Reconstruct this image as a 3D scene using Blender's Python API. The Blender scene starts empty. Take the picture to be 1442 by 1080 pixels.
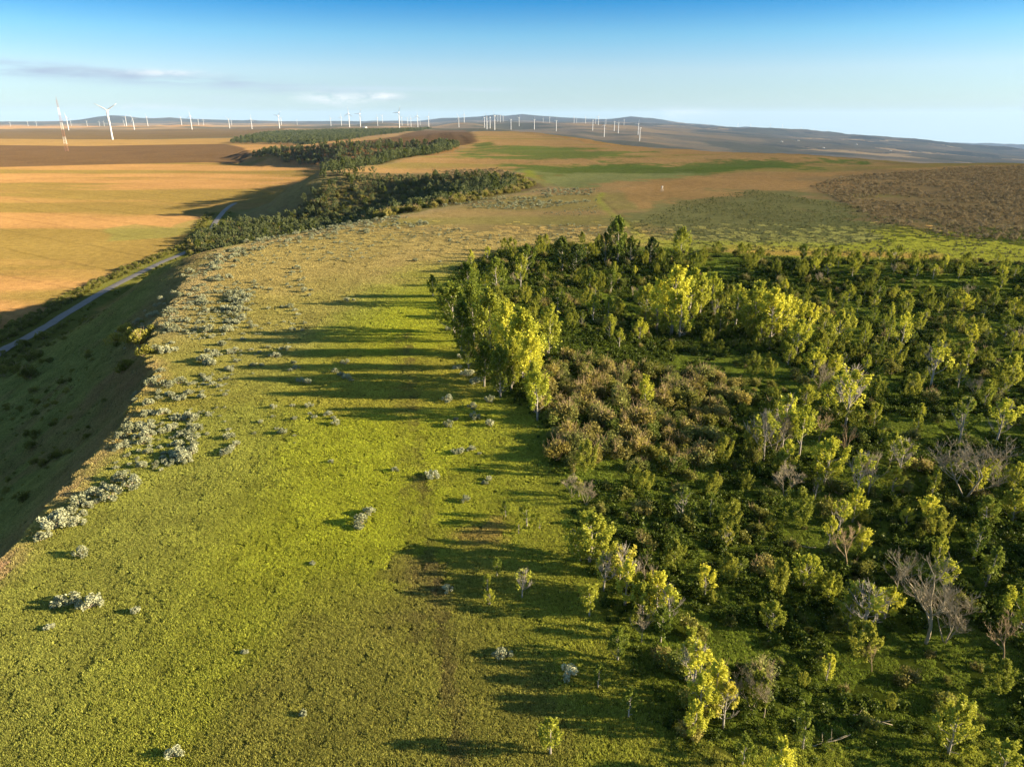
import bpy, math, random
import numpy as np
from mathutils import Vector, Matrix, Euler

scene = bpy.context.scene
R = math.radians
# ------------------------------------------------------------------ camera
PITCH, FPX, CAMH = R(20.3), 1001.0, 30.0
SUN_EL, SUN_AZ = R(14.9), R(94.0)          # azimuth clockwise from +Y (the view direction)
cam_d = bpy.data.cameras.new("camera")
cam_d.sensor_fit = 'HORIZONTAL'; cam_d.sensor_width = 36.0
cam_d.lens = 36.0 * FPX / 1442.0
cam_d.clip_start = 0.5; cam_d.clip_end = 120000.0
cam = bpy.data.objects.new("camera", cam_d); scene.collection.objects.link(cam)
cam.location = (0, 0, CAMH); cam.rotation_euler = (R(90) - PITCH, 0, 0)
scene.camera = cam
# ------------------------------------------------------------------ exposure
scene.view_settings.view_transform = 'Standard'; scene.view_settings.look = 'None'
scene.view_settings.exposure = 1.9; scene.view_settings.gamma = 1.0
scene.view_settings.use_curve_mapping = False
scene.cycles.max_bounces = 6; scene.cycles.diffuse_bounces = 3; scene.cycles.transmission_bounces = 3
scene.cycles.transparent_max_bounces = 6; scene.cycles.volume_bounces = 0; scene.cycles.glossy_bounces = 2
scene.cycles.use_denoising = True
# ------------------------------------------------------------------ sun
sd = bpy.data.lights.new("sun", 'SUN'); sd.energy = 5.0; sd.angle = R(0.55); sd.color = (1.0, 0.82, 0.56)
sun = bpy.data.objects.new("sun", sd); scene.collection.objects.link(sun)
to_sun = Vector((math.sin(SUN_AZ) * math.cos(SUN_EL), math.cos(SUN_AZ) * math.cos(SUN_EL), math.sin(SUN_EL)))
sun.rotation_euler = to_sun.to_track_quat('Z', 'Y').to_euler()
# ------------------------------------------------------------------ sky
world = bpy.data.worlds.new("World"); scene.world = world; world.use_nodes = True
SKY = 0.085
def build_world():
    nt = world.node_tree; N = nt.nodes; L = nt.links; N.clear()
    def n(t, **k):
        o = N.new(t)
        for a, b in k.items(): setattr(o, a, b)
        return o
    def mth(op, a, b=None, c=None, clamp=False):
        o = N.new('ShaderNodeMath'); o.operation = op; o.use_clamp = clamp
        for i, v in enumerate((a, b, c)):
            if v is None: continue
            if isinstance(v, (int, float)): o.inputs[i].default_value = v
            else: L.new(v, o.inputs[i])
        return o.outputs[0]
    tc = n('ShaderNodeTexCoord'); sp = n('ShaderNodeSeparateXYZ'); L.new(tc.outputs['Generated'], sp.inputs[0])
    zc = mth('MAXIMUM', sp.outputs[2], 0.004)
    cb = n('ShaderNodeCombineXYZ'); L.new(sp.outputs[0], cb.inputs[0]); L.new(sp.outputs[1], cb.inputs[1]); L.new(zc, cb.inputs[2])
    sky = n('ShaderNodeTexSky', sky_type='NISHITA'); sky.sun_disc = False
    sky.sun_elevation = SUN_EL; sky.sun_rotation = SUN_AZ
    sky.altitude = 1500; sky.air_density = 1.0; sky.dust_density = 0.15; sky.ozone_density = 1.6
    L.new(cb.outputs[0], sky.inputs[0])
    rp = n('ShaderNodeValToRGB'); L.new(zc, rp.inputs[0])
    e = rp.color_ramp.elements
    e[0].position = 0.0; e[0].color = (0.25, 0.33, 0.41, 1)
    e[1].position = 1.0; e[1].color = (1.05, 0.97, 0.85, 1)
    for p, c in SKY_RAMP:
        q = e.new(p); q.color = (*c, 1)
    mul = n('ShaderNodeMixRGB', blend_type='MULTIPLY'); mul.inputs[0].default_value = 1
    L.new(sky.outputs[0], mul.inputs[1]); L.new(rp.outputs[0], mul.inputs[2])
    # thin evening clouds low over the left half of the plain
    az = mth('ARCTAN2', sp.outputs[0], sp.outputs[1])
    el = mth('ARCSINE', sp.outputs[2])
    cc = n('ShaderNodeCombineXYZ'); L.new(mth('MULTIPLY', az, 9.0), cc.inputs[0]); L.new(mth('MULTIPLY', el, 95.0), cc.inputs[1])
    ns = n('ShaderNodeTexNoise'); ns.inputs['Scale'].default_value = 1.0; ns.inputs['Detail'].default_value = 6; ns.inputs['Roughness'].default_value = 0.6
    L.new(cc.outputs[0], ns.inputs['Vector'])
    cc2 = n('ShaderNodeCombineXYZ'); L.new(mth('MULTIPLY', az, 40.0), cc2.inputs[0]); L.new(mth('MULTIPLY', el, 140.0), cc2.inputs[1])
    ns2 = n('ShaderNodeTexNoise'); ns2.inputs['Scale'].default_value = 1.0; ns2.inputs['Detail'].default_value = 6; ns2.inputs['Roughness'].default_value = 0.65
    L.new(cc2.outputs[0], ns2.inputs['Vector'])
    def blob(a0, e0, sa, se, slope=0.0):
        da = mth('SUBTRACT', az, a0)
        ee = mth('SUBTRACT', mth('SUBTRACT', el, e0), mth('MULTIPLY', da, slope))
        q = mth('ADD', mth('POWER', mth('DIVIDE', mth('ABSOLUTE', da), sa), 2.0), mth('POWER', mth('DIVIDE', mth('ABSOLUTE', ee), se), 2.0))
        return mth('POWER', 2.718, mth('MULTIPLY', q, -1.0))
    def dirpx(px, py):
        u = (px - 721) / FPX; v = (540 - py) / FPX
        d = Vector((u, math.cos(PITCH) + v * math.sin(PITCH), -math.sin(PITCH) + v * math.cos(PITCH))).normalized()
        return math.atan2(d.x, d.y), math.asin(d.z)
    cur = mul.outputs[0]
    for px, py, sx, sy, slope, col, amt, fine in CLOUDS:
        a0, e0 = dirpx(px, py)
        m = blob(a0, e0, sx / FPX, sy / FPX * 0.88, slope)
        t = ns2 if fine else ns
        m = mth('MULTIPLY', m, mth('MULTIPLY_ADD', t.outputs[0], 4.5, -1.65, clamp=True))
        m = mth('MULTIPLY', m, amt, clamp=True)
        mx = n('ShaderNodeMixRGB'); L.new(m, mx.inputs[0]); L.new(cur, mx.inputs[1]); mx.inputs[2].default_value = (*[c * 0.60 / SKY for c in col], 1)
        cur = mx.outputs[0]
    bg = n('ShaderNodeBackground'); bg.inputs[1].default_value = SKY; L.new(cur, bg.inputs[0])
    out = n('ShaderNodeOutputWorld'); L.new(bg.outputs[0], out.inputs[0])
SKY_RAMP = [(0.018, (0.32, 0.39, 0.48)), (0.06, (0.41, 0.46, 0.54)), (0.10, (0.24, 0.44, 0.555)), (0.139, (0.015, 0.28, 0.50)), (0.3, (0.5, 0.7, 0.8)), (0.5, (1.0, 0.95, 0.85))]

CLOUDS = [  # px, py, half widths in px, slope, colour, amount, fine noise
    (60, 102, 230, 8, -0.03, (0.20, 0.25, 0.32), 1.0, False),
    (290, 116, 190, 7, -0.07, (0.21, 0.26, 0.32), 1.0, False),
    (230, 103, 45, 4, 0.0, (0.46, 0.47, 0.48), 0.7, True),
    (310, 138, 60, 7, 0.0, (0.30, 0.35, 0.40), 0.5, False),
    (470, 140, 40, 8, -0.05, (0.50, 0.50, 0.50), 0.8, True),
    (535, 136, 28, 5, 0.0, (0.52, 0.51, 0.50), 0.9, True),
    (460, 124, 160, 3, 0.0, (0.30, 0.36, 0.42), 0.5, False),
    (640, 127, 80, 2.5, 0.0, (0.30, 0.36, 0.42), 0.5, False),
    (958, 160, 40, 7, 0.0, (0.50, 0.48, 0.46), 0.5, True),
    (215, 152, 60, 4, 0.0, (0.46, 0.46, 0.46), 0.4, True),
]
build_world()

# ================================================================== numpy noise
def _hash(ix, iy, seed):
    h = (ix.astype(np.int64) * 374761393 + iy.astype(np.int64) * 668265263 + seed * 974634777) & 0xffffffff
    h = ((h ^ (h >> 13)) * 1274126177) & 0xffffffff
    h = h ^ (h >> 16)
    return (h & 0xffffff).astype(np.float64) / 0xffffff
def vnoise(x, y, seed=0):
    ix = np.floor(x); iy = np.floor(y); fx = x - ix; fy = y - iy
    fx = fx * fx * fx * (fx * (fx * 6 - 15) + 10); fy = fy * fy * fy * (fy * (fy * 6 - 15) + 10)
    a = _hash(ix, iy, seed); b = _hash(ix + 1, iy, seed); c = _hash(ix, iy + 1, seed); d = _hash(ix + 1, iy + 1, seed)
    return a + (b - a) * fx + (c - a) * fy + (a - b - c + d) * fx * fy
def fbm(x, y, wl, octs=4, seed=0, gain=0.5):
    s = 0; amp = 1; tot = 0; f = 1.0 / wl
    ca, sa = math.cos(0.6), math.sin(0.6)
    for i in range(octs):
        s = s + amp * (vnoise(x * f, y * f, seed + i * 17) - 0.5) * 2; tot += amp; amp *= gain
        x, y = x * ca - y * sa, x * sa + y * ca; f *= 2.03
    return s / tot
def sstep(a, b, x):
    t = np.clip((x - a) / (b - a), 0, 1); return t * t * (3 - 2 * t)

# ================================================================== terrain
def az_of(px): return np.arctan((np.asarray(px, float) - 721) / FPX * math.cos(PITCH))
TPX = [-300, 0, 200, 400, 550, 620, 690, 760, 850, 920, 1000, 1100, 1200, 1300, 1442, 1800]
TR = [20, 200, 1000, 2000, 3000, 4500, 6500, 9000, 12000, 16000, 22000, 34000]
TZ = [  # low-land heights, one row per column above
    [-25, -25, -25, -25, -27, -32, -36, -40, -48, -60, -120, -400],
    [-25, -25, -25, -24, -27, -32, -36, -38, -40, -44, -60, -300],
    [-25, -25, -25, -23, -27, -32, -36, -38, -40, -44, -60, -300],
    [-25, -25, -25, -23, -24, -28, -36, -38, -40, -44, -60, -300],
    [-25, -25, -22, -18, -14, -14, -26, -34, -40, -44, -60, -300],
    [-25, -25, -20, -16, -14, -20, -34, -36, -30, -20, -60, -300],
    [-25, -25, -25, -22, -30, -36, -40, -30, -10, 20, -60, -300],
    [-25, -25, -35, -45, -58, -62, -50, -30, 0, 20, -60, -300],
    [-25, -30, -60, -80, -92, -95, -70, -40, -20, 0, -60, -300],
    [-25, -30, -70, -90, -100, -112, -95, -60, -35, -20, -80, -300],
    [-25, -30, -80, -100, -115, -130, -120, -100, -75, -100, -300, -600],
    [-25, -30, -80, -110, -140, -165, -180, -165, -125, -260, -500, -900],
    [-25, -30, -80, -120, -150, -180, -200, -205, -200, -400, -700, -1200],
    [-25, -30, -80, -120, -170, -210, -235, -250, -285, -520, -800, -1400],
    [-25, -30, -80, -120, -180, -240, -285, -320, -430, -640, -900, -1500],
    [-25, -30, -80, -120, -180, -240, -285, -340, -500, -700, -950, -1600],
]
_AZG = np.linspace(az_of(-300), az_of(1800), 320); _LRG = np.linspace(math.log(20), math.log(34000), 360)
def _build_grid():
    lr = np.log(np.array(TR, float)); azs = az_of(TPX)
    cols = np.array([np.interp(_LRG, lr, row) for row in TZ])
    g = np.array([np.interp(_AZG, azs, cols[:, j]) for j in range(len(_LRG))]).T
    k = np.exp(-np.linspace(-2, 2, 25) ** 2); k /= k.sum()
    gp = np.pad(g, ((12, 12), (12, 12)), mode='edge')
    gp = np.apply_along_axis(lambda v: np.convolve(v, k, 'valid'), 0, gp)
    gp = np.apply_along_axis(lambda v: np.convolve(v, k, 'valid'), 1, gp)
    return gp
_G = _build_grid()
def lowland(az, r):
    a = np.clip((az - _AZG[0]) / (_AZG[-1] - _AZG[0]), 0, 0.99999) * (len(_AZG) - 1)
    b = np.clip((np.log(np.maximum(r, 20)) - _LRG[0]) / (_LRG[-1] - _LRG[0]), 0, 0.99999) * (len(_LRG) - 1)
    ia = a.astype(int); ib = b.astype(int); fa = a - ia; fb = b - ib
    return (_G[ia, ib] * (1 - fa) * (1 - fb) + _G[ia + 1, ib] * fa * (1 - fb) + _G[ia, ib + 1] * (1 - fa) * fb + _G[ia + 1, ib + 1] * fa * fb)
# far skylines: (distance, relative half width, [(px, py) ...])
RIDGES = [
    (19000, 0.10, [(-100, 172), (90, 171), (112, 169), (140, 164.5), (158, 162.8), (175, 163.5), (198, 166.3), (218, 166.8), (240, 165.6), (262, 167.5), (330, 169.5), (400, 171),
                   (585, 171), (605, 168.5), (622, 166.4), (650, 166), (676, 164.5), (696, 161.8), (712, 163.5), (735, 161.2), (760, 163.2), (800, 166.2), (828, 167.8), (852, 168.2), (864, 166.4), (888, 163.6), (902, 165.2), (930, 168.5), (960, 173.5), (985, 175.5), (1002, 176.5), (1020, 179), (1050, 182), (1110, 186), (1200, 196), (1442, 230)]),
    (12500, 0.10, [(900, 178), (960, 178), (1045, 181.5), (1110, 183.3), (1200, 189.5), (1235, 190.5), (1260, 192.5), (1300, 195), (1330, 199), (1380, 204.5), (1442, 210.5), (1800, 235)]),
    (26000, 0.08, [(1000, 190), (1025, 181.5), (1050, 178.6), (1075, 180.8), (1090, 183), (1110, 190), (1290, 205), (1330, 199.8), (1380, 202), (1442, 204.5), (1800, 212)]),
    (8200, 0.10, [(500, 200), (640, 185), (680, 177), (720, 173), (760, 173), (850, 176), (900, 179), (1000, 187), (1100, 196), (1300, 215), (1442, 235)]),
]
# tall things whose feet fix the height of the far land: px, foot y, hub y
TURB = [(153.5, 197, 155.6), (94, 183.6, 165.5), (177, 178, 165), (187, 183, 167), (207, 178, 165), (255, 176.3, 165), (268.5, 182.4, 163.8), (279, 176, 168), (286, 176, 168.3),
        (322, 181, 168), (325.5, 174.5, 168), (353.5, 182.7, 168.3), (392.5, 181, 163), (395.8, 176, 166), (418, 174.5, 168), (13, 173.5, 167.5), (38, 173.5, 168), (50, 172.5, 167.5),
        (121.5, 175.5, 168), (99, 175.5, 169), (145.5, 175, 168), (139, 174, 168), (173.8, 177.5, 170), (465.5, 179, 167.5), (480.5, 176.3, 164), (491.5, 179.3, 160), (507, 178.8, 160.5),
        (531.5, 179, 167), (538.5, 170.5, 160.5), (562, 180, 158.5), (565.8, 177.8, 167), (574, 175.4, 165), (578.5, 179.6, 167.5), (588, 180, 164), (591.5, 174, 166), (603.5, 180.3, 165),
        (646, 180.6, 166.5), (653.7, 172, 160), (682, 180.5, 166.5), (685.5, 181, 163), (690, 181.3, 165.5), (696.5, 183, 163.5), (701, 169, 160.5), (704.5, 170.5, 160.5), (708.5, 169.5, 161.5),
        (719.5, 184, 170), (731, 186.8, 174.8), (752.5, 184, 170), (765, 169.5, 162), (774, 175, 165.5), (783.5, 186.3, 171.5), (808.5, 175.5, 165.5), (812, 174.5, 168), (824.5, 175.5, 166),
        (835, 183, 168.5), (838.8, 178.5, 170), (842.8, 181.3, 169.6), (853.3, 178, 169.5), (851.6, 194, 177.5), (865.5, 185.5, 172), (871.5, 189, 174.5), (879, 180, 170.5), (899.5, 189, 173.5), (902.2, 198.6, 180)]
FAR_TURB = [(1040, 181.2, 174.8), (1058, 182, 175.5), (1086, 182.8, 176.5), (1103, 183.4, 177), (1130, 184.8, 178.2), (1148, 186, 179.5), (1167, 187.3, 180.8), (1184, 188.4, 182), (1200, 189.6, 183), (1218, 190.3, 183.6), (1236, 190.9, 184.4), (1262, 193, 186.6)]
def turb_dist(fy, hy): return 80 * 1138.0 / (fy - hy)
_ctl = []
def terrain_far(az, r):
    z = lowland(az, r)
    ca = np.cos(az)
    if _ctl:
        lr = np.log(np.maximum(r, 20)); num = 0; den = 0.25
        for (a0, l0, dz) in _ctl:
            q = ((az - a0) / 0.022) ** 2 + ((lr - l0) / 0.10) ** 2
            w = np.exp(-np.minimum(q, 40)); num = num + w * dz; den = den + w
        z = z + num / den
    for D, hw, pts in RIDGES:
        m = (r > D * (1 - 4 * hw)) & (r < D * (1 + 5 * hw))
        if not np.any(m): continue
        a = az[m]; rr = r[m]
        py = np.interp(a, az_of([p[0] for p in pts]), [p[1] for p in pts])
        # r, not depth, is the ring radius: depth = r cos(az)
        top = CAMH + (169.7 - py) / 1138.0 * D * np.cos(a)
        base = z[m]
        x = rr * np.sin(a); y = rr * np.cos(a)
        rug = fbm(x, y, D * 0.05, 4, 91) * D * 0.0030 * (1 if D > 10000 else 0.4)
        t = (np.log(rr / D)) / hw
        w = np.exp(-np.abs(t) ** 1.5 * 0.8)
        nz = base + np.maximum(top - base, 0) * w + rug * (w - w * w) * 4
        z[m] = nz
    return z
for (px, fy, hy) in TURB:
    D = turb_dist(fy, hy)
    if D > 9500: continue
    a = float(az_of(px)); r = D / math.cos(a)
    z0 = float(lowland(np.array([a]), np.array([r]))[0])
    _ctl.append((a, math.log(r), (CAMH - (fy - 169.7) / 1138.0 * D) - z0))
PLATEAU = np.array([(-30, -80), (-33, 0), (-37, 30), (-39, 47), (-40, 53), (-42, 65), (-44, 73), (-47, 84), (-52, 99), (-59, 120), (-67, 147), (-72, 172), (-68, 192), (-57, 211), (-39, 246), (-22, 281),
                    (-5, 311), (6, 330), (14, 365), (8, 410), (-12, 440), (-45, 458), (-75, 462), (-100, 452), (-112, 450), (-118, 462), (-110, 490),
                    (-95, 560), (-84, 660), (-66, 800), (-62, 930), (-90, 985), (-150, 985), (-210, 950), (-300, 985), (-400, 1150), (-400, 1500), (-380, 2000), (-300, 2400), (-120, 2500), (-20, 2300), (60, 1700),
                    (95, 1455), (111, 1046), (150, 880), (229, 711), (300, 596), (376, 546), (600, 480), (900, 300), (900, -80)], float)
def poly_sd(x, y, P, closed=True):
    """distance to the polygon's outline, negative inside"""
    n = len(P); d2 = np.full(x.shape, 1e18); inside = np.zeros(x.shape, bool)
    for i in range(n if closed else n - 1):
        ax, ay = P[i]; bx, by = P[(i + 1) % n]
        ex, ey = bx - ax, by - ay
        t = np.clip(((x - ax) * ex + (y - ay) * ey) / (ex * ex + ey * ey + 1e-9), 0, 1)
        d2 = np.minimum(d2, (x - ax - t * ex) ** 2 + (y - ay - t * ey) ** 2)
        if closed and ay != by:
            c = ((ay > y) != (by > y)) & (x < (bx - ax) * (y - ay) / (by - ay) + ax)
            inside ^= c
    d = np.sqrt(d2)
    return np.where(inside, -d, d) if closed else d
def height(x, y, fine=True):
    x = np.asarray(x, float); y = np.asarray(y, float)
    r = np.hypot(x, y); az = np.arctan2(x, y)
    V = terrain_far(az, r)
    # the near gully climbs to its head
    g = sstep(-112, 5, x) * sstep(215, 290, y) * (1 - sstep(470, 620, y))
    V = V + g * 19.0
    g2 = sstep(-190, -60, x) * sstep(480, 600, y) * (1 - sstep(1100, 1400, y))
    V = V + g2 * 14.0
    near = r < 3600
    S = np.ones(x.shape); sd = np.full(x.shape, 999.0)
    if np.any(near):
        xn = x[near]; yn = y[near]
        wob = fbm(xn, yn, 7, 3, 6) * 0.7 + fbm(xn, yn, 26, 3, 5) * (2.2 + 5 * sstep(150, 500, yn))
        s_ = poly_sd(xn, yn, PLATEAU) + wob; sd[near] = s_
        wr = 56 + 260 * sstep(0, 80, xn) * sstep(430, 560, yn) + 150 * sstep(1500, 2300, yn)
        t = np.clip((s_ + 1.0) / wr, 0, 1)
        steep = 1 - (1 - t) ** 1.9
        soft = t * t * (3 - 2 * t)
        k = sstep(85, 165, yn)
        S[near] = steep * (1 - k) + soft * k
    P = fbm(x, y, 70, 3, 3) * (0.35 + 1.2 * sstep(180, 500, r)) + sstep(-44, -10, x) * 0.5 * (1 - sstep(150, 250, y)) - 0.5
    P = P - 3.2 * sstep(2, 30, x) * (1 - sstep(140, 158, y + 0.05 * x)) * sstep(-40, 20, y)
    P = P + 1.5 * np.exp(-((y - 600 - 0.4 * x) / 60) ** 2) * sstep(-20, 60, x) - 2.2 * np.exp(-((y - 530 - 0.2 * x) / 30) ** 2) * sstep(0, 60, x)
    P = P - 6 * sstep(1000, 2400, y) * sstep(50, -200, x) - 12 * sstep(-180, -380, x) * sstep(900, 1000, y)
    z = P * (1 - S) + V * S
    amp = 0.5 * sstep(150, 600, r) + 8.0 * sstep(2000, 6000, r) + 6 * sstep(6000, 12000, r)
    amp = amp * (1 - 0.7 * (1 - sstep(-0.2, 0.05, az)) * sstep(1500, 3000, r))
    amp = amp * (1 + 1.4 * sstep(0.1, 0.3, az) * sstep(3500, 5000, r))
    if fine:
        z = z + fbm(x, y, 170, 3, 11) * amp * 0.25 * S + fbm(x, y, 900, 4, 12) * amp * S
        z = z + fbm(x, y, 9, 3, 21) * (0.12 + 0.25 * sstep(0, 20, sd) * (1 - sstep(60, 80, sd)))
    return z, sd
def H1(x, y, fine=True):
    z, _ = height(np.array([x]), np.array([y]), fine); return float(z[0])
_RS = np.exp(np.linspace(math.log(12), math.log(30000), 2600))
def W(px, py, fine=True, zoff=0.0):
    """first place where the sightline through a photograph pixel meets the ground"""
    u = (px - 721) / FPX; v = (540 - py) / FPX
    d = (u, math.cos(PITCH) + v * math.sin(PITCH), -math.sin(PITCH) + v * math.cos(PITCH))
    hr = math.hypot(d[0], d[1]); t = _RS / hr
    X = d[0] * t; Y = d[1] * t; Z = CAMH + d[2] * t
    g, _ = height(X, Y, fine); df = Z - g - zoff
    i = np.argmax(df < 0)
    if df[i] >= 0: i = len(_RS) - 2
    if i == 0: return (X[0], Y[0], g[0])
    k = df[i - 1] / (df[i - 1] - df[i] + 1e-12)
    x = X[i - 1] + k * (X[i] - X[i - 1]); y = Y[i - 1] + k * (Y[i] - Y[i - 1])
    return (float(x), float(y), float(g[i - 1] + k * (g[i] - g[i - 1])))
def wpoly(pts, fine=False, dens=60):
    out = []
    n = len(pts)
    for i in range(n):
        a = pts[i]; b = pts[(i + 1) % n]
        k = max(1, int(math.hypot(b[0] - a[0], b[1] - a[1]) / dens))
        for j in range(k):
            t = j / k; q = W(a[0] + (b[0] - a[0]) * t, a[1] + (b[1] - a[1]) * t, fine); out.append((q[0], q[1]))
    return np.array(out)
def project(x, y, z):
    dx, dy, dz = x, y, z - CAMH
    dep = dy * math.cos(PITCH) - dz * math.sin(PITCH)
    up = dy * math.sin(PITCH) + dz * math.cos(PITCH)
    return 721 + FPX * dx / dep, 540 - FPX * up / dep, dep

# ================================================================== helpers
def tag(o, label=None, cat=None, group=None, kind=None):
    if label: o['label'] = label
    if cat: o['category'] = cat
    if group: o['group'] = group
    if kind: o['kind'] = kind
    return o
def mesh_from(name, V, F, mats, midx=None, smooth=False, cols=None):
    me = bpy.data.meshes.new(name)
    V = np.asarray(V, np.float32); nv = len(V)
    me.vertices.add(nv); me.vertices.foreach_set('co', V.ravel())
    lens = np.array([len(f) for f in F], np.int32)
    flat = np.fromiter((i for f in F for i in f), np.int32, count=int(lens.sum()))
    me.loops.add(len(flat)); me.loops.foreach_set('vertex_index', flat)
    me.polygons.add(len(F)); st = np.concatenate(([0], np.cumsum(lens)[:-1])).astype(np.int32)
    me.polygons.foreach_set('loop_start', st); me.polygons.foreach_set('loop_total', lens)
    for m in mats: me.materials.append(m)
    if midx is not None: me.polygons.foreach_set('material_index', np.asarray(midx, np.int32))
    if smooth: me.polygons.foreach_set('use_smooth', np.ones(len(F), bool))
    if cols is not None:
        ca = me.color_attributes.new('tint', 'FLOAT_COLOR', 'POINT')
        ca.data.foreach_set('color', np.asarray(cols, np.float32).ravel())
    me.update(calc_edges=True); me.validate()
    return me
def link(o, parent=None):
    scene.collection.objects.link(o)
    if parent: o.parent = parent
    return o
class MB:
    def __init__(s): s.V = []; s.F = []; s.M = []; s.C = []
    def add(s, V, F, m=0, c=(1, 1, 1, 1)):
        b = len(s.V); s.V += [tuple(v) for v in V]; s.F += [tuple(i + b for i in f) for f in F]; s.M += [m] * len(F); s.C += [c] * len(V)
    def tube(s, pts, rad, n=6, m=0, c=(1, 1, 1, 1), cap=True):
        pts = [Vector(p) for p in pts]; k = len(pts); V = []; F = []
        prev = None
        for i, p in enumerate(pts):
            t = (pts[min(i + 1, k - 1)] - pts[max(i - 1, 0)]); t = t.normalized() if t.length > 1e-9 else Vector((0, 0, 1))
            a = prev if prev is not None else (Vector((1, 0, 0)) if abs(t.x) < 0.8 else Vector((0, 1, 0)))
            a = (a - t * a.dot(t)).normalized(); b = t.cross(a); prev = a
            for j in range(n):
                w = 2 * math.pi * j / n; V.append(p + (a * math.cos(w) + b * math.sin(w)) * rad[i])
        for i in range(k - 1):
            for j in range(n): F.append((i * n + j, i * n + (j + 1) % n, (i + 1) * n + (j + 1) % n, (i + 1) * n + j))
        if cap: F.append(tuple(range((k - 1) * n, k * n))); F.append(tuple(reversed(range(n))))
        s.add(V, F, m, c)
    def box(s, c, h, m=0, rz=0):
        V = [(x, y, z) for x in (-1, 1) for y in (-1, 1) for z in (-1, 1)]
        M_ = Matrix.Rotation(rz, 3, 'Z')
        V = [Vector(c) + M_ @ Vector((v[0] * h[0], v[1] * h[1], v[2] * h[2])) for v in V]
        s.add(V, [(0, 1, 3, 2), (4, 6, 7, 5), (0, 4, 5, 1), (2, 3, 7, 6), (0, 2, 6, 4), (1, 5, 7, 3)], m)
    def mesh(s, name, mats, smooth=False, tint=False):
        return mesh_from(name, s.V, s.F, mats, s.M, smooth, s.C if tint else None)

# ================================================================== materials
def new_mat(name):
    m = bpy.data.materials.new(name); m.use_nodes = True; m.node_tree.nodes.clear(); return m, m.node_tree.nodes, m.node_tree.links
def leaf_mat(name, c1, c2, trans=0.35, inst=False):
    """leaf colour: two tones mixed by the leaf's own tint and by a random value per plant"""
    m, N, L = new_mat(name)
    at = N.new('ShaderNodeAttribute'); at.attribute_name = 'tint'
    oi = N.new('ShaderNodeObjectInfo')
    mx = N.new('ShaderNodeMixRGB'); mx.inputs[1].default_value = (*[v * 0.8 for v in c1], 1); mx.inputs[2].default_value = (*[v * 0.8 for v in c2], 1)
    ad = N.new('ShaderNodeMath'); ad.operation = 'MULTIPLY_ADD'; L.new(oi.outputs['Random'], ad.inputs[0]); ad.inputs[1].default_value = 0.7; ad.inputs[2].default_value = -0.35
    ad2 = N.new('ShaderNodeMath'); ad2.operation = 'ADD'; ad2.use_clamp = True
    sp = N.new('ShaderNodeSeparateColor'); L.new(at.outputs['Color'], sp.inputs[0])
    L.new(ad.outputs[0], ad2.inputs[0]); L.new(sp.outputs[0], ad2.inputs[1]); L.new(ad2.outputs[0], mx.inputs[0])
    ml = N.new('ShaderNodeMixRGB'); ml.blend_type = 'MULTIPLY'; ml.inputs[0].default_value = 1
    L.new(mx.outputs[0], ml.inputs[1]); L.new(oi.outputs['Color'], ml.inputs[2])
    ml2 = N.new('ShaderNodeVectorMath'); ml2.operation = 'SCALE'; L.new(ml.outputs[0], ml2.inputs[0]); L.new(sp.outputs[1], ml2.inputs['Scale'])
    df = N.new('ShaderNodeBsdfDiffuse'); L.new(ml2.outputs[0], df.inputs[0])
    tr = N.new('ShaderNodeBsdfTranslucent'); L.new(ml2.outputs[0], tr.inputs[0])
    ms = N.new('ShaderNodeMixShader'); ms.inputs[0].default_value = trans; L.new(df.outputs[0], ms.inputs[1]); L.new(tr.outputs[0], ms.inputs[2])
    gl = N.new('ShaderNodeBsdfGlossy'); gl.inputs['Roughness'].default_value = 0.45; gl.inputs[0].default_value = (0.5, 0.5, 0.4, 1)
    m2 = N.new('ShaderNodeMixShader'); m2.inputs[0].default_value = 0.015; L.new(ms.outputs[0], m2.inputs[1]); L.new(gl.outputs[0], m2.inputs[2])
    o = N.new('ShaderNodeOutputMaterial'); L.new(m2.outputs[0], o.inputs[0])
    return m
def simple_mat(name, c, rough=0.8, c2=None, scale=3.0, bump=0.0):
    m, N, L = new_mat(name)
    b = N.new('ShaderNodeBsdfPrincipled'); b.inputs['Roughness'].default_value = rough
    o = N.new('ShaderNodeOutputMaterial'); L.new(b.outputs[0], o.inputs[0])
    tc = N.new('ShaderNodeTexCoord'); ns = N.new('ShaderNodeTexNoise'); ns.inputs['Scale'].default_value = scale; ns.inputs['Detail'].default_value = 5
    L.new(tc.outputs['Object'], ns.inputs['Vector'])
    mx = N.new('ShaderNodeMixRGB'); mx.inputs[1].default_value = (*c, 1); mx.inputs[2].default_value = (*(c2 or [v * 0.75 for v in c]), 1)
    L.new(ns.outputs[0], mx.inputs[0]); L.new(mx.outputs[0], b.inputs['Base Color'])
    if bump:
        bp = N.new('ShaderNodeBump'); bp.inputs['Distance'].default_value = bump; L.new(ns.outputs[0], bp.inputs['Height']); L.new(bp.outputs[0], b.inputs['Normal'])
    return m
M_aspen = leaf_mat('aspen_leaves', (0.17, 0.215, 0.026), (0.42, 0.42, 0.055), 0.42)
M_dark = leaf_mat('dark_leaves', (0.055, 0.080, 0.018), (0.15, 0.18, 0.035), 0.3)
M_wood = leaf_mat('wood_leaves', (0.085, 0.115, 0.045), (0.22, 0.25, 0.095), 0.3)
M_shrub = leaf_mat('shrub_leaves', (0.10, 0.12, 0.020), (0.30, 0.29, 0.055), 0.35)
M_olive = leaf_mat('olive_shrub_leaves', (0.13, 0.125, 0.030), (0.44, 0.38, 0.10), 0.35)
M_sage = leaf_mat('sage_leaves', (0.22, 0.24, 0.12), (0.52, 0.53, 0.32), 0.15)
M_brownsage = leaf_mat('brown_sage_leaves', (0.20, 0.155, 0.07), (0.50, 0.40, 0.22), 0.15)
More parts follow.
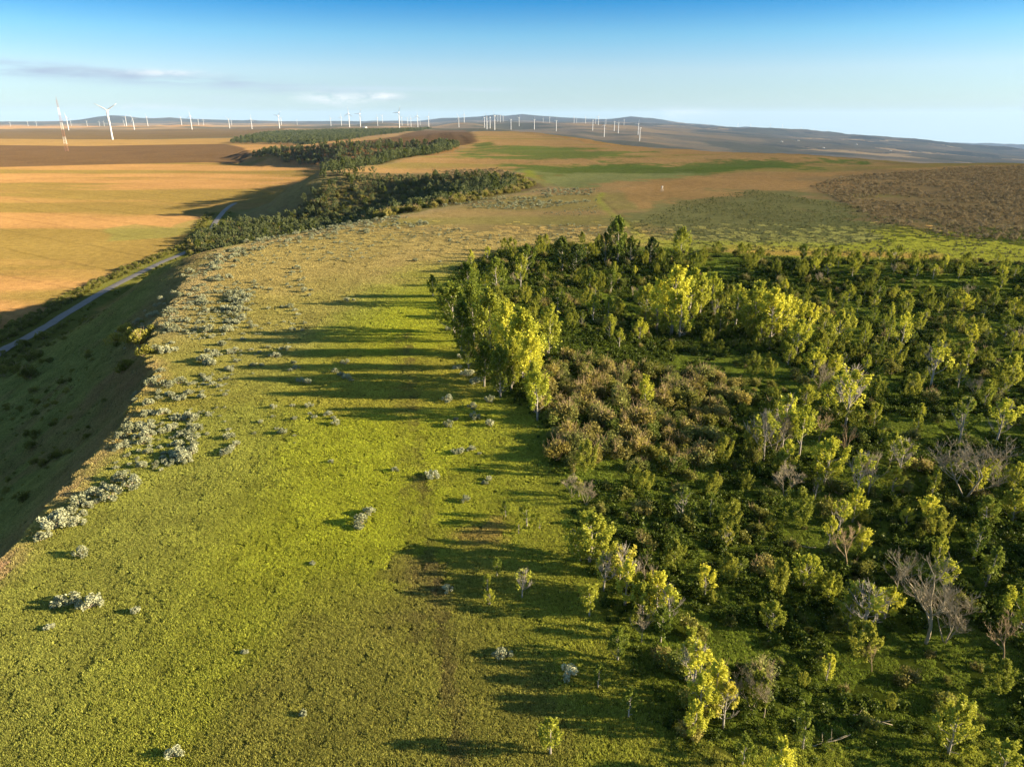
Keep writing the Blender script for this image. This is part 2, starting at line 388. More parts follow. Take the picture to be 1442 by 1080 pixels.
M_weed = leaf_mat('weed_leaves', (0.11, 0.12, 0.045), (0.27, 0.27, 0.11), 0.25)
M_forb = leaf_mat('forb_leaves', (0.035, 0.058, 0.008), (0.12, 0.16, 0.02), 0.3)
M_bark = simple_mat('aspen_bark', (0.42, 0.38, 0.31), 0.85, (0.22, 0.19, 0.15), 4, 0.01)
M_dead = simple_mat('dead_wood', (0.36, 0.26, 0.13), 0.9, (0.20, 0.14, 0.07), 5, 0.01)
M_deadgrey = simple_mat('grey_dead_wood', (0.36, 0.30, 0.19), 0.9, (0.20, 0.165, 0.10), 5, 0.01)
M_white = simple_mat('turbine_paint', (0.60, 0.60, 0.59), 0.5, (0.54, 0.54, 0.53), 0.05)
M_steel_red = simple_mat('mast_red_paint', (0.34, 0.16, 0.10), 0.6)
M_steel_white = simple_mat('mast_white_paint', (0.80, 0.78, 0.72), 0.6)
M_roof = simple_mat('farm_roof', (0.16, 0.15, 0.15), 0.6); M_wallw = simple_mat('farm_wall', (0.74, 0.73, 0.70), 0.8); M_glass = simple_mat('farm_window', (0.04, 0.05, 0.06), 0.15)
M_post = simple_mat('weathered_post', (0.55, 0.50, 0.42), 0.9)

def ground_mat():
    m, N, L = new_mat('ground_cover')
    at = N.new('ShaderNodeAttribute'); at.attribute_name = 'tint'
    geo = N.new('ShaderNodeNewGeometry')
    def noise(sc, det, rough=0.6):
        n = N.new('ShaderNodeTexNoise'); n.inputs['Scale'].default_value = sc; n.inputs['Detail'].default_value = det; n.inputs['Roughness'].default_value = rough
        L.new(geo.outputs['Position'], n.inputs['Vector']); return n.outputs[0]
    def mr(v, a, b, c=0.3, d=0.7):
        r = N.new('ShaderNodeMapRange'); L.new(v, r.inputs[0]); r.inputs[1].default_value = c; r.inputs[2].default_value = d; r.inputs[3].default_value = a; r.inputs[4].default_value = b; return r.outputs[0]
    n1 = noise(2.2, 6, 0.7); n2 = noise(0.35, 5); n3 = noise(0.02, 6, 0.6)
    k = N.new('ShaderNodeMath'); k.operation = 'MULTIPLY'; L.new(mr(n1, 0.62, 1.38), k.inputs[0]); L.new(mr(n2, 0.82, 1.18), k.inputs[1])
    k2 = N.new('ShaderNodeMath'); k2.operation = 'MULTIPLY'; L.new(k.outputs[0], k2.inputs[0]); L.new(mr(n3, 0.88, 1.12), k2.inputs[1])
    sc = N.new('ShaderNodeVectorMath'); sc.operation = 'SCALE'; L.new(at.outputs['Color'], sc.inputs[0]); L.new(k2.outputs[0], sc.inputs['Scale'])
    d = N.new('ShaderNodeBsdfDiffuse'); d.inputs['Roughness'].default_value = 1.0; L.new(sc.outputs[0], d.inputs[0])
    bn = N.new('ShaderNodeMath'); bn.operation = 'MULTIPLY_ADD'; L.new(n2, bn.inputs[0]); bn.inputs[1].default_value = 2.0; L.new(n1, bn.inputs[2])
    bp = N.new('ShaderNodeBump'); bp.inputs['Strength'].default_value = 0.55; bp.inputs['Distance'].default_value = 0.22
    L.new(bn.outputs[0], bp.inputs['Height']); L.new(bp.outputs[0], d.inputs['Normal'])
    o = N.new('ShaderNodeOutputMaterial'); L.new(d.outputs[0], o.inputs[0])
    return m
M_ground = ground_mat()

# ================================================================== regions (traced on the photograph, carried onto the terrain)
GOLD = np.array((0.34, 0.195, 0.072)); GOLD_G = np.array((0.20, 0.15, 0.04)); BROWN = np.array((0.125, 0.078, 0.037)); TAN = np.array((0.38, 0.245, 0.105))
DRY = np.array((0.27, 0.21, 0.085)); MEADOW = np.array((0.200, 0.210, 0.030)); LUSH = np.array((0.235, 0.25, 0.024)); OLIVE = np.array((0.200, 0.205, 0.045)); SLOPE = np.array((0.135, 0.155, 0.045))
GREENF = np.array((0.19, 0.19, 0.07)); DEEPG = np.array((0.055, 0.095, 0.018)); ORANGE = np.array((0.38, 0.225, 0.085)); HILLS = np.array((0.20, 0.15, 0.085)); HILLG = np.array((0.085, 0.08, 0.042)); BLUEF = np.array((0.05, 0.055, 0.035))
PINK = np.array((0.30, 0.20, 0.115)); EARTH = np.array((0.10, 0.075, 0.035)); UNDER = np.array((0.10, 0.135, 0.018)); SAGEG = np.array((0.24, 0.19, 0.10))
def blend(C, col, w): 
    C += (np.asarray(col)[None, :] - C) * w[:, None]
GROVE_PX = [(628, 440), (636, 380), (700, 352), (800, 343), (960, 350), (1120, 363), (1442, 370), (1442, 1080), (960, 1080), (905, 1010), (868, 905), (822, 800), (795, 715), (765, 640), (748, 590), (700, 560), (645, 500)]
GROVE = wpoly(GROVE_PX[:6], True, 50)
GROVE = np.vstack([wpoly(GROVE_PX, True, 50)])
# carry the wood on past the right edge of the picture
_g = [tuple(p) for p in GROVE]
_far = [i for i, p in enumerate(_g) if project(p[0], p[1], 0)[0] > 1438]
G1 = _g[:min(_far)] + [_g[min(_far)], (230, 170), (230, 0), (30, 0), (12, 10)] + _g[max(_far) + 1:]
GROVE = np.array(G1)
def paint(x, y, z, sd):
    r = np.hypot(x, y); az = np.arctan2(x, y)
    n = len(x); C = np.zeros((n, 3))
    nA = fbm(x, y, 40, 5, 31); nB = fbm(x, y, 7, 4, 32); nC = fbm(x * 0.25, y, 60, 4, 33); nF = fbm(x, y, 900, 5, 34); nG = fbm(x * 0.35, y, 260, 4, 35)
    pxa = 721 + FPX * np.tan(np.clip(az, -1.2, 1.2)) / math.cos(PITCH)
    # ---- low land: golden grain
    C[:] = GOLD; blend(C, GOLD_G, sstep(0.05, 0.45, nC + 0.5 * nG + 0.10) * 0.85 * sstep(0, 30, sd))
    blend(C, GOLD * 1.12, sstep(0.1, 0.5, -nC) * 0.6)
    # beyond the grain: hills
    far = sstep(1500, 3200, r + 300 * nG)
    blend(C, HILLS, far)
    blend(C, HILLG, far * sstep(0.0, 0.2, nF) * 0.9)
    blend(C, TAN * 1.05, far * sstep(0.12, 0.4, -nF + 0.4 * nG) * 0.8)
    blend(C, BLUEF, sstep(14000, 17000, r) * 0.85)
    # right-hand valley is darker, with pale strips of stubble
    v = sstep(0.08, 0.3, az) * sstep(4000, 7000, r)
    blend(C, HILLG * 0.9, v * 0.55); blend(C, TAN * 1.4, v * (fbm(x * 0.5, y * 1.6, 700, 3, 77) > 0.42) * 0.8)
    blend(C, BLUEF * 0.6, v * (fbm(x * 0.5, y * 1.3, 420, 4, 78) > 0.30) * 0.75)
    for pts, col, jag, amt in POLYS_LOW:
        P = pts; m = (np.abs(x - P[:, 0].mean()) < np.ptp(P[:, 0]) + 300) & (np.abs(y - P[:, 1].mean()) < np.ptp(P[:, 1]) + 900) & (r < 14000)
        if not m.any(): continue
        d = np.full(n, 1e6); d[m] = poly_sd(x[m], y[m], P)
        s = np.maximum(r * 0.004, 1.0)
        blend(C, col, (1 - sstep(-s, s, d + jag * nA * s * 2)) * amt)
    # ---- slopes under the plateau
    sl = (sd > -1) & (r < 1400)
    w = np.where(sl, (1 - sstep(50, 62, sd + 4 * nB)) * (1 - sstep(450, 700, y)), 0)
    blend(C, SLOPE, w); blend(C, OLIVE * 0.9, w * sstep(120, 190, y + 14 * nB) * 0.8); blend(C, DRY * 0.9, w * sstep(300, 380, y + 14 * nB) * 0.8); blend(C, EARTH * 1.6, w * sstep(-0.1, 0.4, nB + 0.5 * nA) * 0.55); blend(C, PINK * 0.6, w * np.exp(-((sd - 3) / 6) ** 2) * 0.5)
    # ---- plateau
    pl = 1 - sstep(-1.2, 0.6, sd + 0.8 * nB)
    Pc = np.zeros((n, 3)); Pc[:] = MEADOW
    blend(Pc, LUSH, sstep(-0.2, 0.3, nA + 0.3) * np.exp(-((x + 14 + 0.08 * (y - 60)) / 13) ** 2) * sstep(30, 48, y) * (1 - sstep(130, 170, y)))
    blend(Pc, OLIVE, (1 - sstep(-30, -17, x + 5 * nA)) * 0.8)
    blend(Pc, OLIVE * np.array((1.1, 0.9, 0.9)), sstep(0.1, 0.45, nA) * 0.55)
    blend(Pc, EARTH * 1.2, sstep(0.28, 0.5, nB + 0.3 * nA) * 0.55 * sstep(-14, -4, x + 3 * nB) * (1 - sstep(48, 60, y)))
    blend(Pc, DRY, sstep(118, 160, y + 14 * nB - 0.7 * (x + 30)) * 0.9)
    blend(Pc, DRY * np.array((0.9, 0.95, 0.8)), (1 - sstep(-32, -26, x + 4 * nB)) * sstep(70, 110, y) * 0.6)
    blend(Pc, TAN, sstep(200, 260, y + 20 * nA) * 0.7); blend(Pc, ORANGE, sstep(330, 420, y + 0.3 * x) * 0.7)
    blend(Pc, OLIVE, sstep(0.05, 0.4, nC) * sstep(170, 230, y) * 0.45)
    for P, col, jag, amt in POLYS_HIGH:
        m = r < 3500
        d = np.full(n, 1e6); d[m] = poly_sd(x[m], y[m], P)
        s = np.maximum(r * 0.006, 0.8) if jag < 2.0 else np.maximum(r * 0.02, 3.0)
        blend(Pc, col, (1 - sstep(-s, s, d + jag * nA * s * 2 + jag * nB * s)) * amt)
    # bare bank along the brink
    blend(Pc, PINK, np.exp(-((sd + 1.2) / 1.6) ** 2) * sstep(0, 30, y) * (1 - sstep(84, 98, y)) * (0.55 + 0.45 * np.clip(nB * 2, -1, 1)))
    blend(Pc, SAGEG, sstep(-9, -2, sd) * sstep(92, 110, y) * 0.6)
    # worn wheel tracks through the meadow
    for P, hw, col, amt in TRACKS:
        m = (r < (700 if hw < 5 else 3500)); d = np.full(n, 1e6); d[m] = poly_sd(x[m], y[m], P, False)
        blend(Pc, col, np.exp(-(d / hw) ** 2) * amt * (0.7 + 0.5 * nB))
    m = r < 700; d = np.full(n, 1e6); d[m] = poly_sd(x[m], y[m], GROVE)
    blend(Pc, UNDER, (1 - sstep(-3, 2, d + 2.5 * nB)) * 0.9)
    C += (Pc - C) * pl[:, None]
    # grassy verges either side of the road
    m = (r < 800) & (x < -60); d = np.full(n, 1e6); d[m] = poly_sd(x[m], y[m], ROADLINE, False)
    blend(C, OLIVE * 0.6, (1 - sstep(6, 11, d + 3 * nB)) * (sd > 5))
    row = np.abs(((x * 0.55 + y * 0.83 + 3 * nA) % 26) - 13); C *= (1 - 0.16 * (row < 0.9) * (sd > 70) * (r < 1000))[:, None]
    return np.clip(C * 0.71, 0.003, 0.9)
ROADLINE = np.array([W(a, b, True)[:2] for a, b in [(-60, 540), (0, 497), (50, 469), (85, 447), (120, 426), (155, 406), (190, 388), (225, 371), (258, 357), (285, 345), (296, 330), (302, 316), (312, 302)]])
BROWN1 = [(-60, 204), (120, 206), (240, 204), (318, 203), (345, 209), (352, 218), (340, 229), (290, 229), (150, 232), (-60, 237)]
BROWN2 = [(330, 214), (400, 208), (500, 199.5), (560, 192), (596, 184), (655, 182.5), (668, 190), (672, 200), (655, 205), (560, 206.5), (480, 208), (380, 215)]
POLYS_LOW = [(wpoly(q), c, j, a) for q, c, j, a in [
    ([(-60, 195.5), (180, 197), (330, 195), (366, 192), (318, 203), (120, 206), (-60, 204)], GOLD * np.array((0.85, 0.95, 0.9)), 0.3, 0.9),
    ([(-60, 182), (200, 182.5), (330, 180.5), (420, 179.5), (362, 192), (180, 197), (-60, 195.5)], HILLG * np.array((1.5, 1.1, 0.9)), 0.6, 0.9),
    ([(-60, 177), (200, 177.6), (300, 176.6), (300, 179), (-60, 181)], GOLD * 1.1, 0.3, 0.8),
    (BROWN1, BROWN, 0.15, 1.0), (BROWN2, BROWN * 1.1, 0.1, 1.0),
    ([(150, 322), (190, 316), (240, 320), (300, 300), (290, 325), (240, 335), (150, 340)], np.array((0.17, 0.18, 0.05)), 1.5, 0.55)]]
POLYS_HIGH = [(wpoly(q), c, j, a) for q, c, j, a in [
    (BROWN2, BROWN * 1.1, 0.1, 1.0),
    ([(745, 233), (850, 229), (900, 232), (1010, 230), (1080, 227), (1190, 226), (1100, 237), (1000, 243), (860, 253), (800, 262), (745, 262), (735, 245)], DEEPG * 1.5, 2.0, 0.85),
    ([(750, 243), (900, 245), (960, 245), (860, 256), (800, 262), (745, 262)], GREENF * 1.3, 2.0, 0.8),
    ([(675, 211), (700, 206), (760, 206), (820, 212), (920, 216), (850, 224), (760, 228), (700, 224)], DEEPG * 1.7, 2.2, 0.75),
    ([(668, 203), (690, 200), (700, 204), (672, 207)], DEEPG * 1.3, 0.9, 0.8),
    ([(725, 262), (745, 240), (775, 262), (735, 272)], MEADOW * 1.25, 0.8, 0.9),
    ([(870, 265), (1000, 250), (1150, 244), (1380, 232), (1442, 232), (1442, 240), (1150, 262), (1010, 285), (900, 295)], ORANGE * 1.05, 0.8, 0.8),
    ([(890, 310), (960, 285), (1060, 268), (1180, 275), (1240, 320), (1160, 340), (1000, 350), (920, 335)], GREENF, 2.5, 0.8),
    ([(1150, 262), (1200, 248), (1350, 236), (1500, 236), (1500, 330), (1330, 325), (1230, 300)], np.array((0.30, 0.20, 0.085)), 2.5, 0.85),
    ([(1000, 352), (1030, 345), (1180, 352), (1330, 356), (1330, 366), (1120, 361), (1010, 360)], np.array((0.36, 0.20, 0.08)), 1.2, 0.45),
    ([(900, 338), (1200, 345), (1442, 335), (1442, 362), (1200, 356), (960, 350)], MEADOW * 1.1, 1.5, 0.6),
    ([(640, 752), (700, 735), (700, 760), (660, 765)], np.array((0.24, 0.13, 0.07)), 1.5, 0.5),
    ([(500, 850), (640, 800), (640, 1000), (560, 1080), (440, 1080)], EARTH * 1.4, 2.0, 0.32),
    ([(520, 655), (640, 640), (620, 720), (500, 760), (430, 700), (440, 640)], LUSH * 1.1, 2.0, 0.6)]]
def wline(pts): return np.array([W(a, b, True)[:2] for a, b in pts])
TRACKS = [(wline([(575, 470), (580, 560), (592, 660), (606, 780), (622, 880), (650, 1078)]), 0.45, EARTH, 0.75),
          (wline([(560, 470), (563, 560), (570, 660), (578, 780), (590, 900)]), 0.4, EARTH, 0.5),
          (wline([(848, 272), (842, 282), (856, 297), (880, 312), (905, 335)]), 1.6, MEADOW * 1.5, 0.8),
          (wline([(846, 278), (870, 300), (905, 330), (1000, 350), (1200, 356)]), 0.7, EARTH, 0.5)] + [(wline(q), 6.0, BROWN * 0.5, 0.7) for q in ([(596, 205), (602, 195), (606, 186)], [(622, 206), (622, 195), (621, 184)], [(633, 206), (629, 195), (626, 184)], [(640, 206), (636, 195), (632, 184)], [(660, 203), (655, 195), (648, 190)])]
# ------------------------------------------------------------------ the ground, one sheet to the horizon
def make_ground():
    az = np.concatenate([np.radians(np.linspace(-180, -44, 60, endpoint=False)), np.radians(np.linspace(-44, 44, 960, endpoint=False)), np.radians(np.linspace(44, 180, 61))])
    rr = np.concatenate([np.linspace(1, 22, 8, endpoint=False), np.exp(np.linspace(math.log(22), math.log(33000), 1220))])
    A, Rr = np.meshgrid(az, rr)
    x = (Rr * np.sin(A)).ravel(); y = (Rr * np.cos(A)).ravel()
    z, sd = height(x, y)
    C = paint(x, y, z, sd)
    C = C * (1 - 0.35 * (1 - sstep(120, 230, np.hypot(x, y))) * (sd < 0))[:, None]     # soil and thatch seen between the blades
    nr, na = len(rr), len(az)
    me = bpy.data.meshes.new('ground')
    V = np.stack([x, y, z], 1).astype(np.float32)
    i = np.arange(nr - 1)[:, None] * na + np.arange(na - 1)[None, :]
    F = np.stack([i, i + na, i + na + 1, i + 1], -1).reshape(-1, 4).astype(np.int32)[:, ::-1]
    me.vertices.add(len(V)); me.vertices.foreach_set('co', V.ravel())
    me.loops.add(F.size); me.loops.foreach_set('vertex_index', F.ravel())
    me.polygons.add(len(F)); me.polygons.foreach_set('loop_start', np.arange(0, F.size, 4, dtype=np.int32)); me.polygons.foreach_set('loop_total', np.full(len(F), 4, np.int32))
    me.polygons.foreach_set('use_smooth', np.ones(len(F), bool))
    me.materials.append(M_ground)
    ca = me.color_attributes.new('tint', 'FLOAT_COLOR', 'POINT')
    ca.data.foreach_set('color', np.concatenate([C, np.ones((len(C), 1))], 1).astype(np.float32).ravel())
    me.update(calc_edges=True)
    if me.polygons[0].normal.z < 0: me.flip_normals()
    o = link(bpy.data.objects.new('ground', me)); tag(o, kind='structure')
make_ground()
# ------------------------------------------------------------------ road at the foot of the slope
def make_road():
    pts = [W(a, b, True) for a, b in [(-60, 540), (0, 497), (50, 469), (85, 447), (120, 426), (155, 406), (190, 388), (225, 371), (258, 357), (285, 345)]]
    P = [Vector((p[0], p[1], 0)) for p in pts]
    for a, b in [(296, 330), (302, 316), (312, 302), (322, 292), (332, 286)]:
        q = W(a, b, True); P.append(Vector((q[0], q[1], 0)))
    # Catmull-Rom
    Q = []
    for i in range(len(P) - 1):
        p0 = P[max(i - 1, 0)]; p1 = P[i]; p2 = P[i + 1]; p3 = P[min(i + 2, len(P) - 1)]
        for j in range(16):
            t = j / 16; Q.append(0.5 * ((2 * p1) + (p2 - p0) * t + (2 * p0 - 5 * p1 + 4 * p2 - p3) * t * t + (3 * p1 - p0 - 3 * p2 + p3) * t ** 3))
    hw = 1.5; V = []; F = []; k = 5
    for i, q in enumerate(Q):
        t = (Q[min(i + 1, len(Q) - 1)] - Q[max(i - 1, 0)]).normalized(); nrm = Vector((t.y, -t.x, 0))
        row = [q + nrm * hw * s for s in (-1, -0.5, 0, 0.5, 1)]
        zz, _ = height(np.array([p.x for p in row]), np.array([p.y for p in row])); zc = zz.max() + 0.18
        for j, p in enumerate(row): V.append((p.x, p.y, zc - 0.05 * abs(j - 2)))
    for i in range(len(Q) - 1):
        for j in range(k - 1): F.append((i * k + j, i * k + j + 1, (i + 1) * k + j + 1, (i + 1) * k + j))
    m = simple_mat('road_gravel', (0.16, 0.145, 0.125), 0.95, (0.10, 0.09, 0.08), 0.8, 0.03)
    o = link(bpy.data.objects.new('gravel_road', mesh_from('gravel_road', V, F, [m], smooth=True))); tag(o, kind='structure')
    return Q
ROAD = make_road()

#PART2
# ================================================================== plant meshes
def leaf_cards(cent, size, rng, tint, up=0.35, aspect=0.6, shade=None):
    """one small four-cornered leaf spray per centre"""
    n = len(cent)
    nrm = rng.normal(size=(n, 3)); nrm[:, 2] = np.abs(nrm[:, 2]) * 0.7 + up; nrm /= np.linalg.norm(nrm, axis=1)[:, None]
    a = rng.normal(size=(n, 3)); a -= nrm * (a * nrm).sum(1)[:, None]; a /= np.linalg.norm(a, axis=1)[:, None]
    b = np.cross(nrm, a); s = (size * rng.uniform(0.6, 1.4, n))[:, None]
    fold = nrm * s * 0.25
    V = np.stack([cent - a * s, cent - b * s * aspect + fold, cent + a * s, cent + b * s * aspect + fold], 1).reshape(-1, 3)
    F = np.arange(n * 4).reshape(-1, 4)
    g = np.ones(n) if shade is None else shade
    col = np.stack([tint, g, g, np.ones(n)], 1)
    return V, F, np.repeat(col, 4, 0)
def lobe_points(c, rad, n, rng, hollow=0.55):
    d = rng.normal(size=(n, 3)); d /= np.linalg.norm(d, axis=1)[:, None]
    rr = hollow + (1 - hollow) * rng.uniform(0, 1, n) ** 0.6
    p = d * rr[:, None] * np.array(rad); p += rng.normal(size=(n, 3)) * 0.06 * max(rad)
    return p + np.array(c)
def cards_mesh(name, parts, mat, extra=None):
    V = np.concatenate([p[0] for p in parts]); C = np.concatenate([p[2] for p in parts])
    off = 0; F = []
    for p in parts: F.append(p[1] + off); off += len(p[0])
    F = np.concatenate(F); mi = [0] * len(F); FF = F.tolist(); mats = [mat]
    if extra is not None:
        eb, em = extra; FF += [tuple(i + off for i in f) for f in eb.F]; V = np.concatenate([V, np.array(eb.V)]); C = np.concatenate([C, np.tile([0.5, 1, 1, 1], (len(eb.V), 1))]); mi += [1] * len(eb.F); mats.append(em)
    return mesh_from(name, V, FF, mats, mi, False, C)
def build_aspen(seed, h, w, nlobe, leaves, size, base=0.28, lean=0.04, mat=None, sparse=0.0, limbs_vis=1.0):
    """young aspen: slim pale trunk, steep limbs, flame-like lobes of leaves. Returns (trunk mesh, crown mesh)"""
    rng = np.random.default_rng(seed); rd = random.Random(seed)
    tb = MB(); pts = []; x = y = 0.0
    la, lb = rd.uniform(-lean, lean), rd.uniform(-lean, lean)
    K = 7
    for i in range(K):
        t = i / (K - 1); pts.append((la * h * t + rd.uniform(-.02, .02) * h * t, lb * h * t + rd.uniform(-.02, .02) * h * t, -0.15 + t * (h * 0.93 + 0.15)))
    r0 = 0.016 * h + 0.02
    tb.tube(pts, [r0 * (1 - 0.85 * i / (K - 1)) for i in range(K)], 7)
    def tp(t):
        f = t * (K - 1); i = min(int(f), K - 2); return Vector(pts[i]).lerp(Vector(pts[i + 1]), f - i)
    parts = []
    for k in range(nlobe):
        t = base + (1 - base) * ((k + rd.random() * 0.6) / nlobe) ** 0.85
        t = min(t, 0.99); ang = k * 2.4 + rd.uniform(-.5, .5)
        prof = math.sin(math.pi * min(1, (t - base + 0.10) / (1.08 - base)) ** 0.75)
        out = w * 0.5 * prof * rd.uniform(0.45, 1.1)
        p0 = tp(max(0.1, t - 0.12)); p1 = Vector((p0.x + math.cos(ang) * out, p0.y + math.sin(ang) * out, p0.z + h * 0.10 + out * rd.uniform(0.3, 0.9)))
        mid = p0.lerp(p1, 0.5) + Vector((math.cos(ang), math.sin(ang), -0.4)) * out * 0.12
        tb.tube([p0, mid, p1], [r0 * 0.38 * (1 - t * .5), r0 * 0.26 * (1 - t * .5), 0.008], 4, cap=False)
        if rd.random() < sparse: 
            for q in range(12):
                s0 = mid.lerp(p1, rd.random()); e = s0 + Vector((math.cos(ang) * .4 + rd.uniform(-.7, .7), math.sin(ang) * .4 + rd.uniform(-.7, .7), rd.uniform(0.8, 2.2))) * w * 0.17
                tb.tube([s0, s0.lerp(e, .5) + Vector((rd.uniform(-.03, .03), rd.uniform(-.03, .03), 0)), e], [0.017, 0.012, 0.006], 3, cap=False)
            continue
        n = leaves / nlobe * rd.uniform(0.7, 1.3); nt = rd.randint(4, 7); tint0 = 0.5 + 0.25 * (t - 0.5) + rd.uniform(-.15, .15)
        L0 = h * 0.085 * (0.7 + 0.6 * prof) * rd.uniform(0.8, 1.3)
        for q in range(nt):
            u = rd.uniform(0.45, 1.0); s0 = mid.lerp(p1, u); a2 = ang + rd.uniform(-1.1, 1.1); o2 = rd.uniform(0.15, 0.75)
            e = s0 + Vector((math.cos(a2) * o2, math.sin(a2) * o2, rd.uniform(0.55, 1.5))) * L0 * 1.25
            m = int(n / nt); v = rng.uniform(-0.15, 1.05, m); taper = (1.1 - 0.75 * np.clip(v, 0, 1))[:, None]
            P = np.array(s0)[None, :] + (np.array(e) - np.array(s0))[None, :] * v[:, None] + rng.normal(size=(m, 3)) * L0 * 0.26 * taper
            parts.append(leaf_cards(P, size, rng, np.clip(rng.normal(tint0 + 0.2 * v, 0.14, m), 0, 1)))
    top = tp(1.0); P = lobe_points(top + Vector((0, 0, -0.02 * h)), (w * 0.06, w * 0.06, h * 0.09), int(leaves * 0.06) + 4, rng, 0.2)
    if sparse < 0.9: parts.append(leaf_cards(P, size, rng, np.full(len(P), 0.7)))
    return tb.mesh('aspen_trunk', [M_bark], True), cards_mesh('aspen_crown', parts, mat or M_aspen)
def build_bare(seed, h, spread, mat, levels=4, stems=1):
    """leafless tree: trunk mesh and one mesh of its branches and twigs"""
    rd = random.Random(seed); tb = MB(); bb = MB()
    def grow(p, d, L, r, lv, dst):
        k = 4; pts = [p]; q = Vector(p); dd = Vector(d)
        for i in range(k):
            dd = (dd + Vector((rd.uniform(-1, 1), rd.uniform(-1, 1), rd.uniform(-.1, 1.2))) * 0.13).normalized(); q = q + dd * L / k; pts.append(q.copy())
        end = 0.55 if lv else 0.3
        dst.tube(pts, [r * (1 - (1 - end) * i / k) for i in range(k + 1)], 6 if lv >= levels - 1 else (4 if lv > 1 else 3), cap=False)
        if lv == 0: return
        nc = rd.randint(3, 5) if lv > 1 else rd.randint(3, 6)
        for c in range(nc):
            t = rd.uniform(0.35 if lv == levels else 0.2, 1.0); f = t * k; i = min(int(f), k - 1)
            b0 = pts[i].lerp(pts[i + 1], f - i)
            ax = Vector((rd.uniform(-1, 1), rd.uniform(-1, 1), rd.uniform(-.2, .6))).normalized()
            nd = (dd * 0.75 + ax * spread).normalized(); nd.z = max(nd.z, -0.05)
            grow(b0, nd, L * rd.uniform(0.48, 0.72), max(r * 0.52, 0.009), lv - 1, bb)
    for s in range(stems):
        d = Vector((rd.uniform(-.25, .25), rd.uniform(-.25, .25), 1)).normalized() if stems == 1 else Vector((math.cos(s * 2.3) * .45, math.sin(s * 2.3) * .45, 1)).normalized()
        grow(Vector((0, 0, -0.1)), d, h * 0.52, (0.014 * h + 0.010) / (1 if stems == 1 else 1.5), levels, tb)
    return tb.mesh('bare_trunk', [mat], True), bb.mesh('bare_branches', [mat])
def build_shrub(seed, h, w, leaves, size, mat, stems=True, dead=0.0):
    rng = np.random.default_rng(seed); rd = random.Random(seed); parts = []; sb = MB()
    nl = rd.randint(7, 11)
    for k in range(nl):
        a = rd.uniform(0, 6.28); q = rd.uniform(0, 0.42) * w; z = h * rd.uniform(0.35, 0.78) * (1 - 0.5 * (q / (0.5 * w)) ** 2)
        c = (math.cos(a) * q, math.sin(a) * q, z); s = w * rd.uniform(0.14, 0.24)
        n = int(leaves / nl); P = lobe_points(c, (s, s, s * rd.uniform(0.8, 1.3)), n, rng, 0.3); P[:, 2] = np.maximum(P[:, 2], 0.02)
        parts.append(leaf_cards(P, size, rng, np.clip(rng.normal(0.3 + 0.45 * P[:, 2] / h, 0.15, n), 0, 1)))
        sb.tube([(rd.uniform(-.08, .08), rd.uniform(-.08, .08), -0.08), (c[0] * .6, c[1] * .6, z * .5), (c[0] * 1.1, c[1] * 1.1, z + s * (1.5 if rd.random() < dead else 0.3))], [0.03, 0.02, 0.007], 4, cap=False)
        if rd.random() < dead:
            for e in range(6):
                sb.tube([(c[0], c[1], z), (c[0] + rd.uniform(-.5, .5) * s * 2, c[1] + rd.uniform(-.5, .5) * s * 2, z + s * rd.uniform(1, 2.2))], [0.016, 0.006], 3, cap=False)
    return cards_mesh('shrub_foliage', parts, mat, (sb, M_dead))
def build_sage(seed, h, w, leaves, size):
    rng = np.random.default_rng(seed); rd = random.Random(seed); parts = []; sb = MB()
    nl = rd.randint(9, 14)
    for k in range(nl):
        a = rd.uniform(0, 6.28); q = math.sqrt(rd.random()) * 0.42 * w; z = h * (0.72 - 0.5 * (q / (0.5 * w)) ** 2) * rd.uniform(0.75, 1.1)
        s = w * rd.uniform(0.10, 0.17); n = int(leaves / nl)
        P = lobe_points((math.cos(a) * q, math.sin(a) * q, z), (s, s, s * 1.0), n, rng, 0.6); P[:, 2] = np.maximum(P[:, 2], 0.0)
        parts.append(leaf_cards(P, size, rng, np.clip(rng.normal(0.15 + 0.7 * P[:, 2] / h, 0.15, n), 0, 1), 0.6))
        sb.tube([(0, 0, -0.05), (math.cos(a) * q * .5, math.sin(a) * q * .5, z * .4), (math.cos(a) * q, math.sin(a) * q, z)], [0.035, 0.025, 0.01], 4, cap=False)
    return cards_mesh('sagebrush_foliage', parts, M_sage, (sb, M_deadgrey))
ASP = [build_aspen(100 + i, 4.2, w, nl, int(lv * 1.7), 0.075, base=b) for i, (w, nl, lv, b) in enumerate([(1.8, 18, 2000, .14), (2.2, 22, 2500, .10), (1.5, 15, 1500, .18), (1.9, 16, 1700, .28), (2.6, 25, 2800, .06), (1.2, 13, 1200, .2), (2.9, 24, 2600, .05), (1.6, 12, 1000, .35), (1.0, 12, 1000, .12)])]
TALL = [build_aspen(200 + i, 9.0, w, nl, int(lv * 1.6), 0.13, base=b) for i, (w, nl, lv, b) in enumerate([(3.2, 34, 3600, .16), (2.7, 28, 2900, .2), (3.8, 38, 4200, .12)])]
HALF = [build_aspen(300 + i, 4.4, w, nl, lv, 0.11, base=b, sparse=s) for i, (w, nl, lv, b, s) in enumerate([(2.2, 20, 1200, .3, .5), (2.5, 22, 1100, .38, .6), (1.9, 18, 900, .3, .6)])]
DARK = [build_aspen(350 + i, 6.5, w, 26, 3000, 0.16, base=.06, mat=M_dark) for i, w in enumerate([4.2, 3.4])]
BARE = [build_bare(400 + i, h, sp, M_dead if i % 2 else M_deadgrey, 4, st) for i, (h, sp, st) in enumerate([(4.4, .62, 1), (3.4, .5, 1), (3.8, .7, 3), (2.4, .6, 3)])]
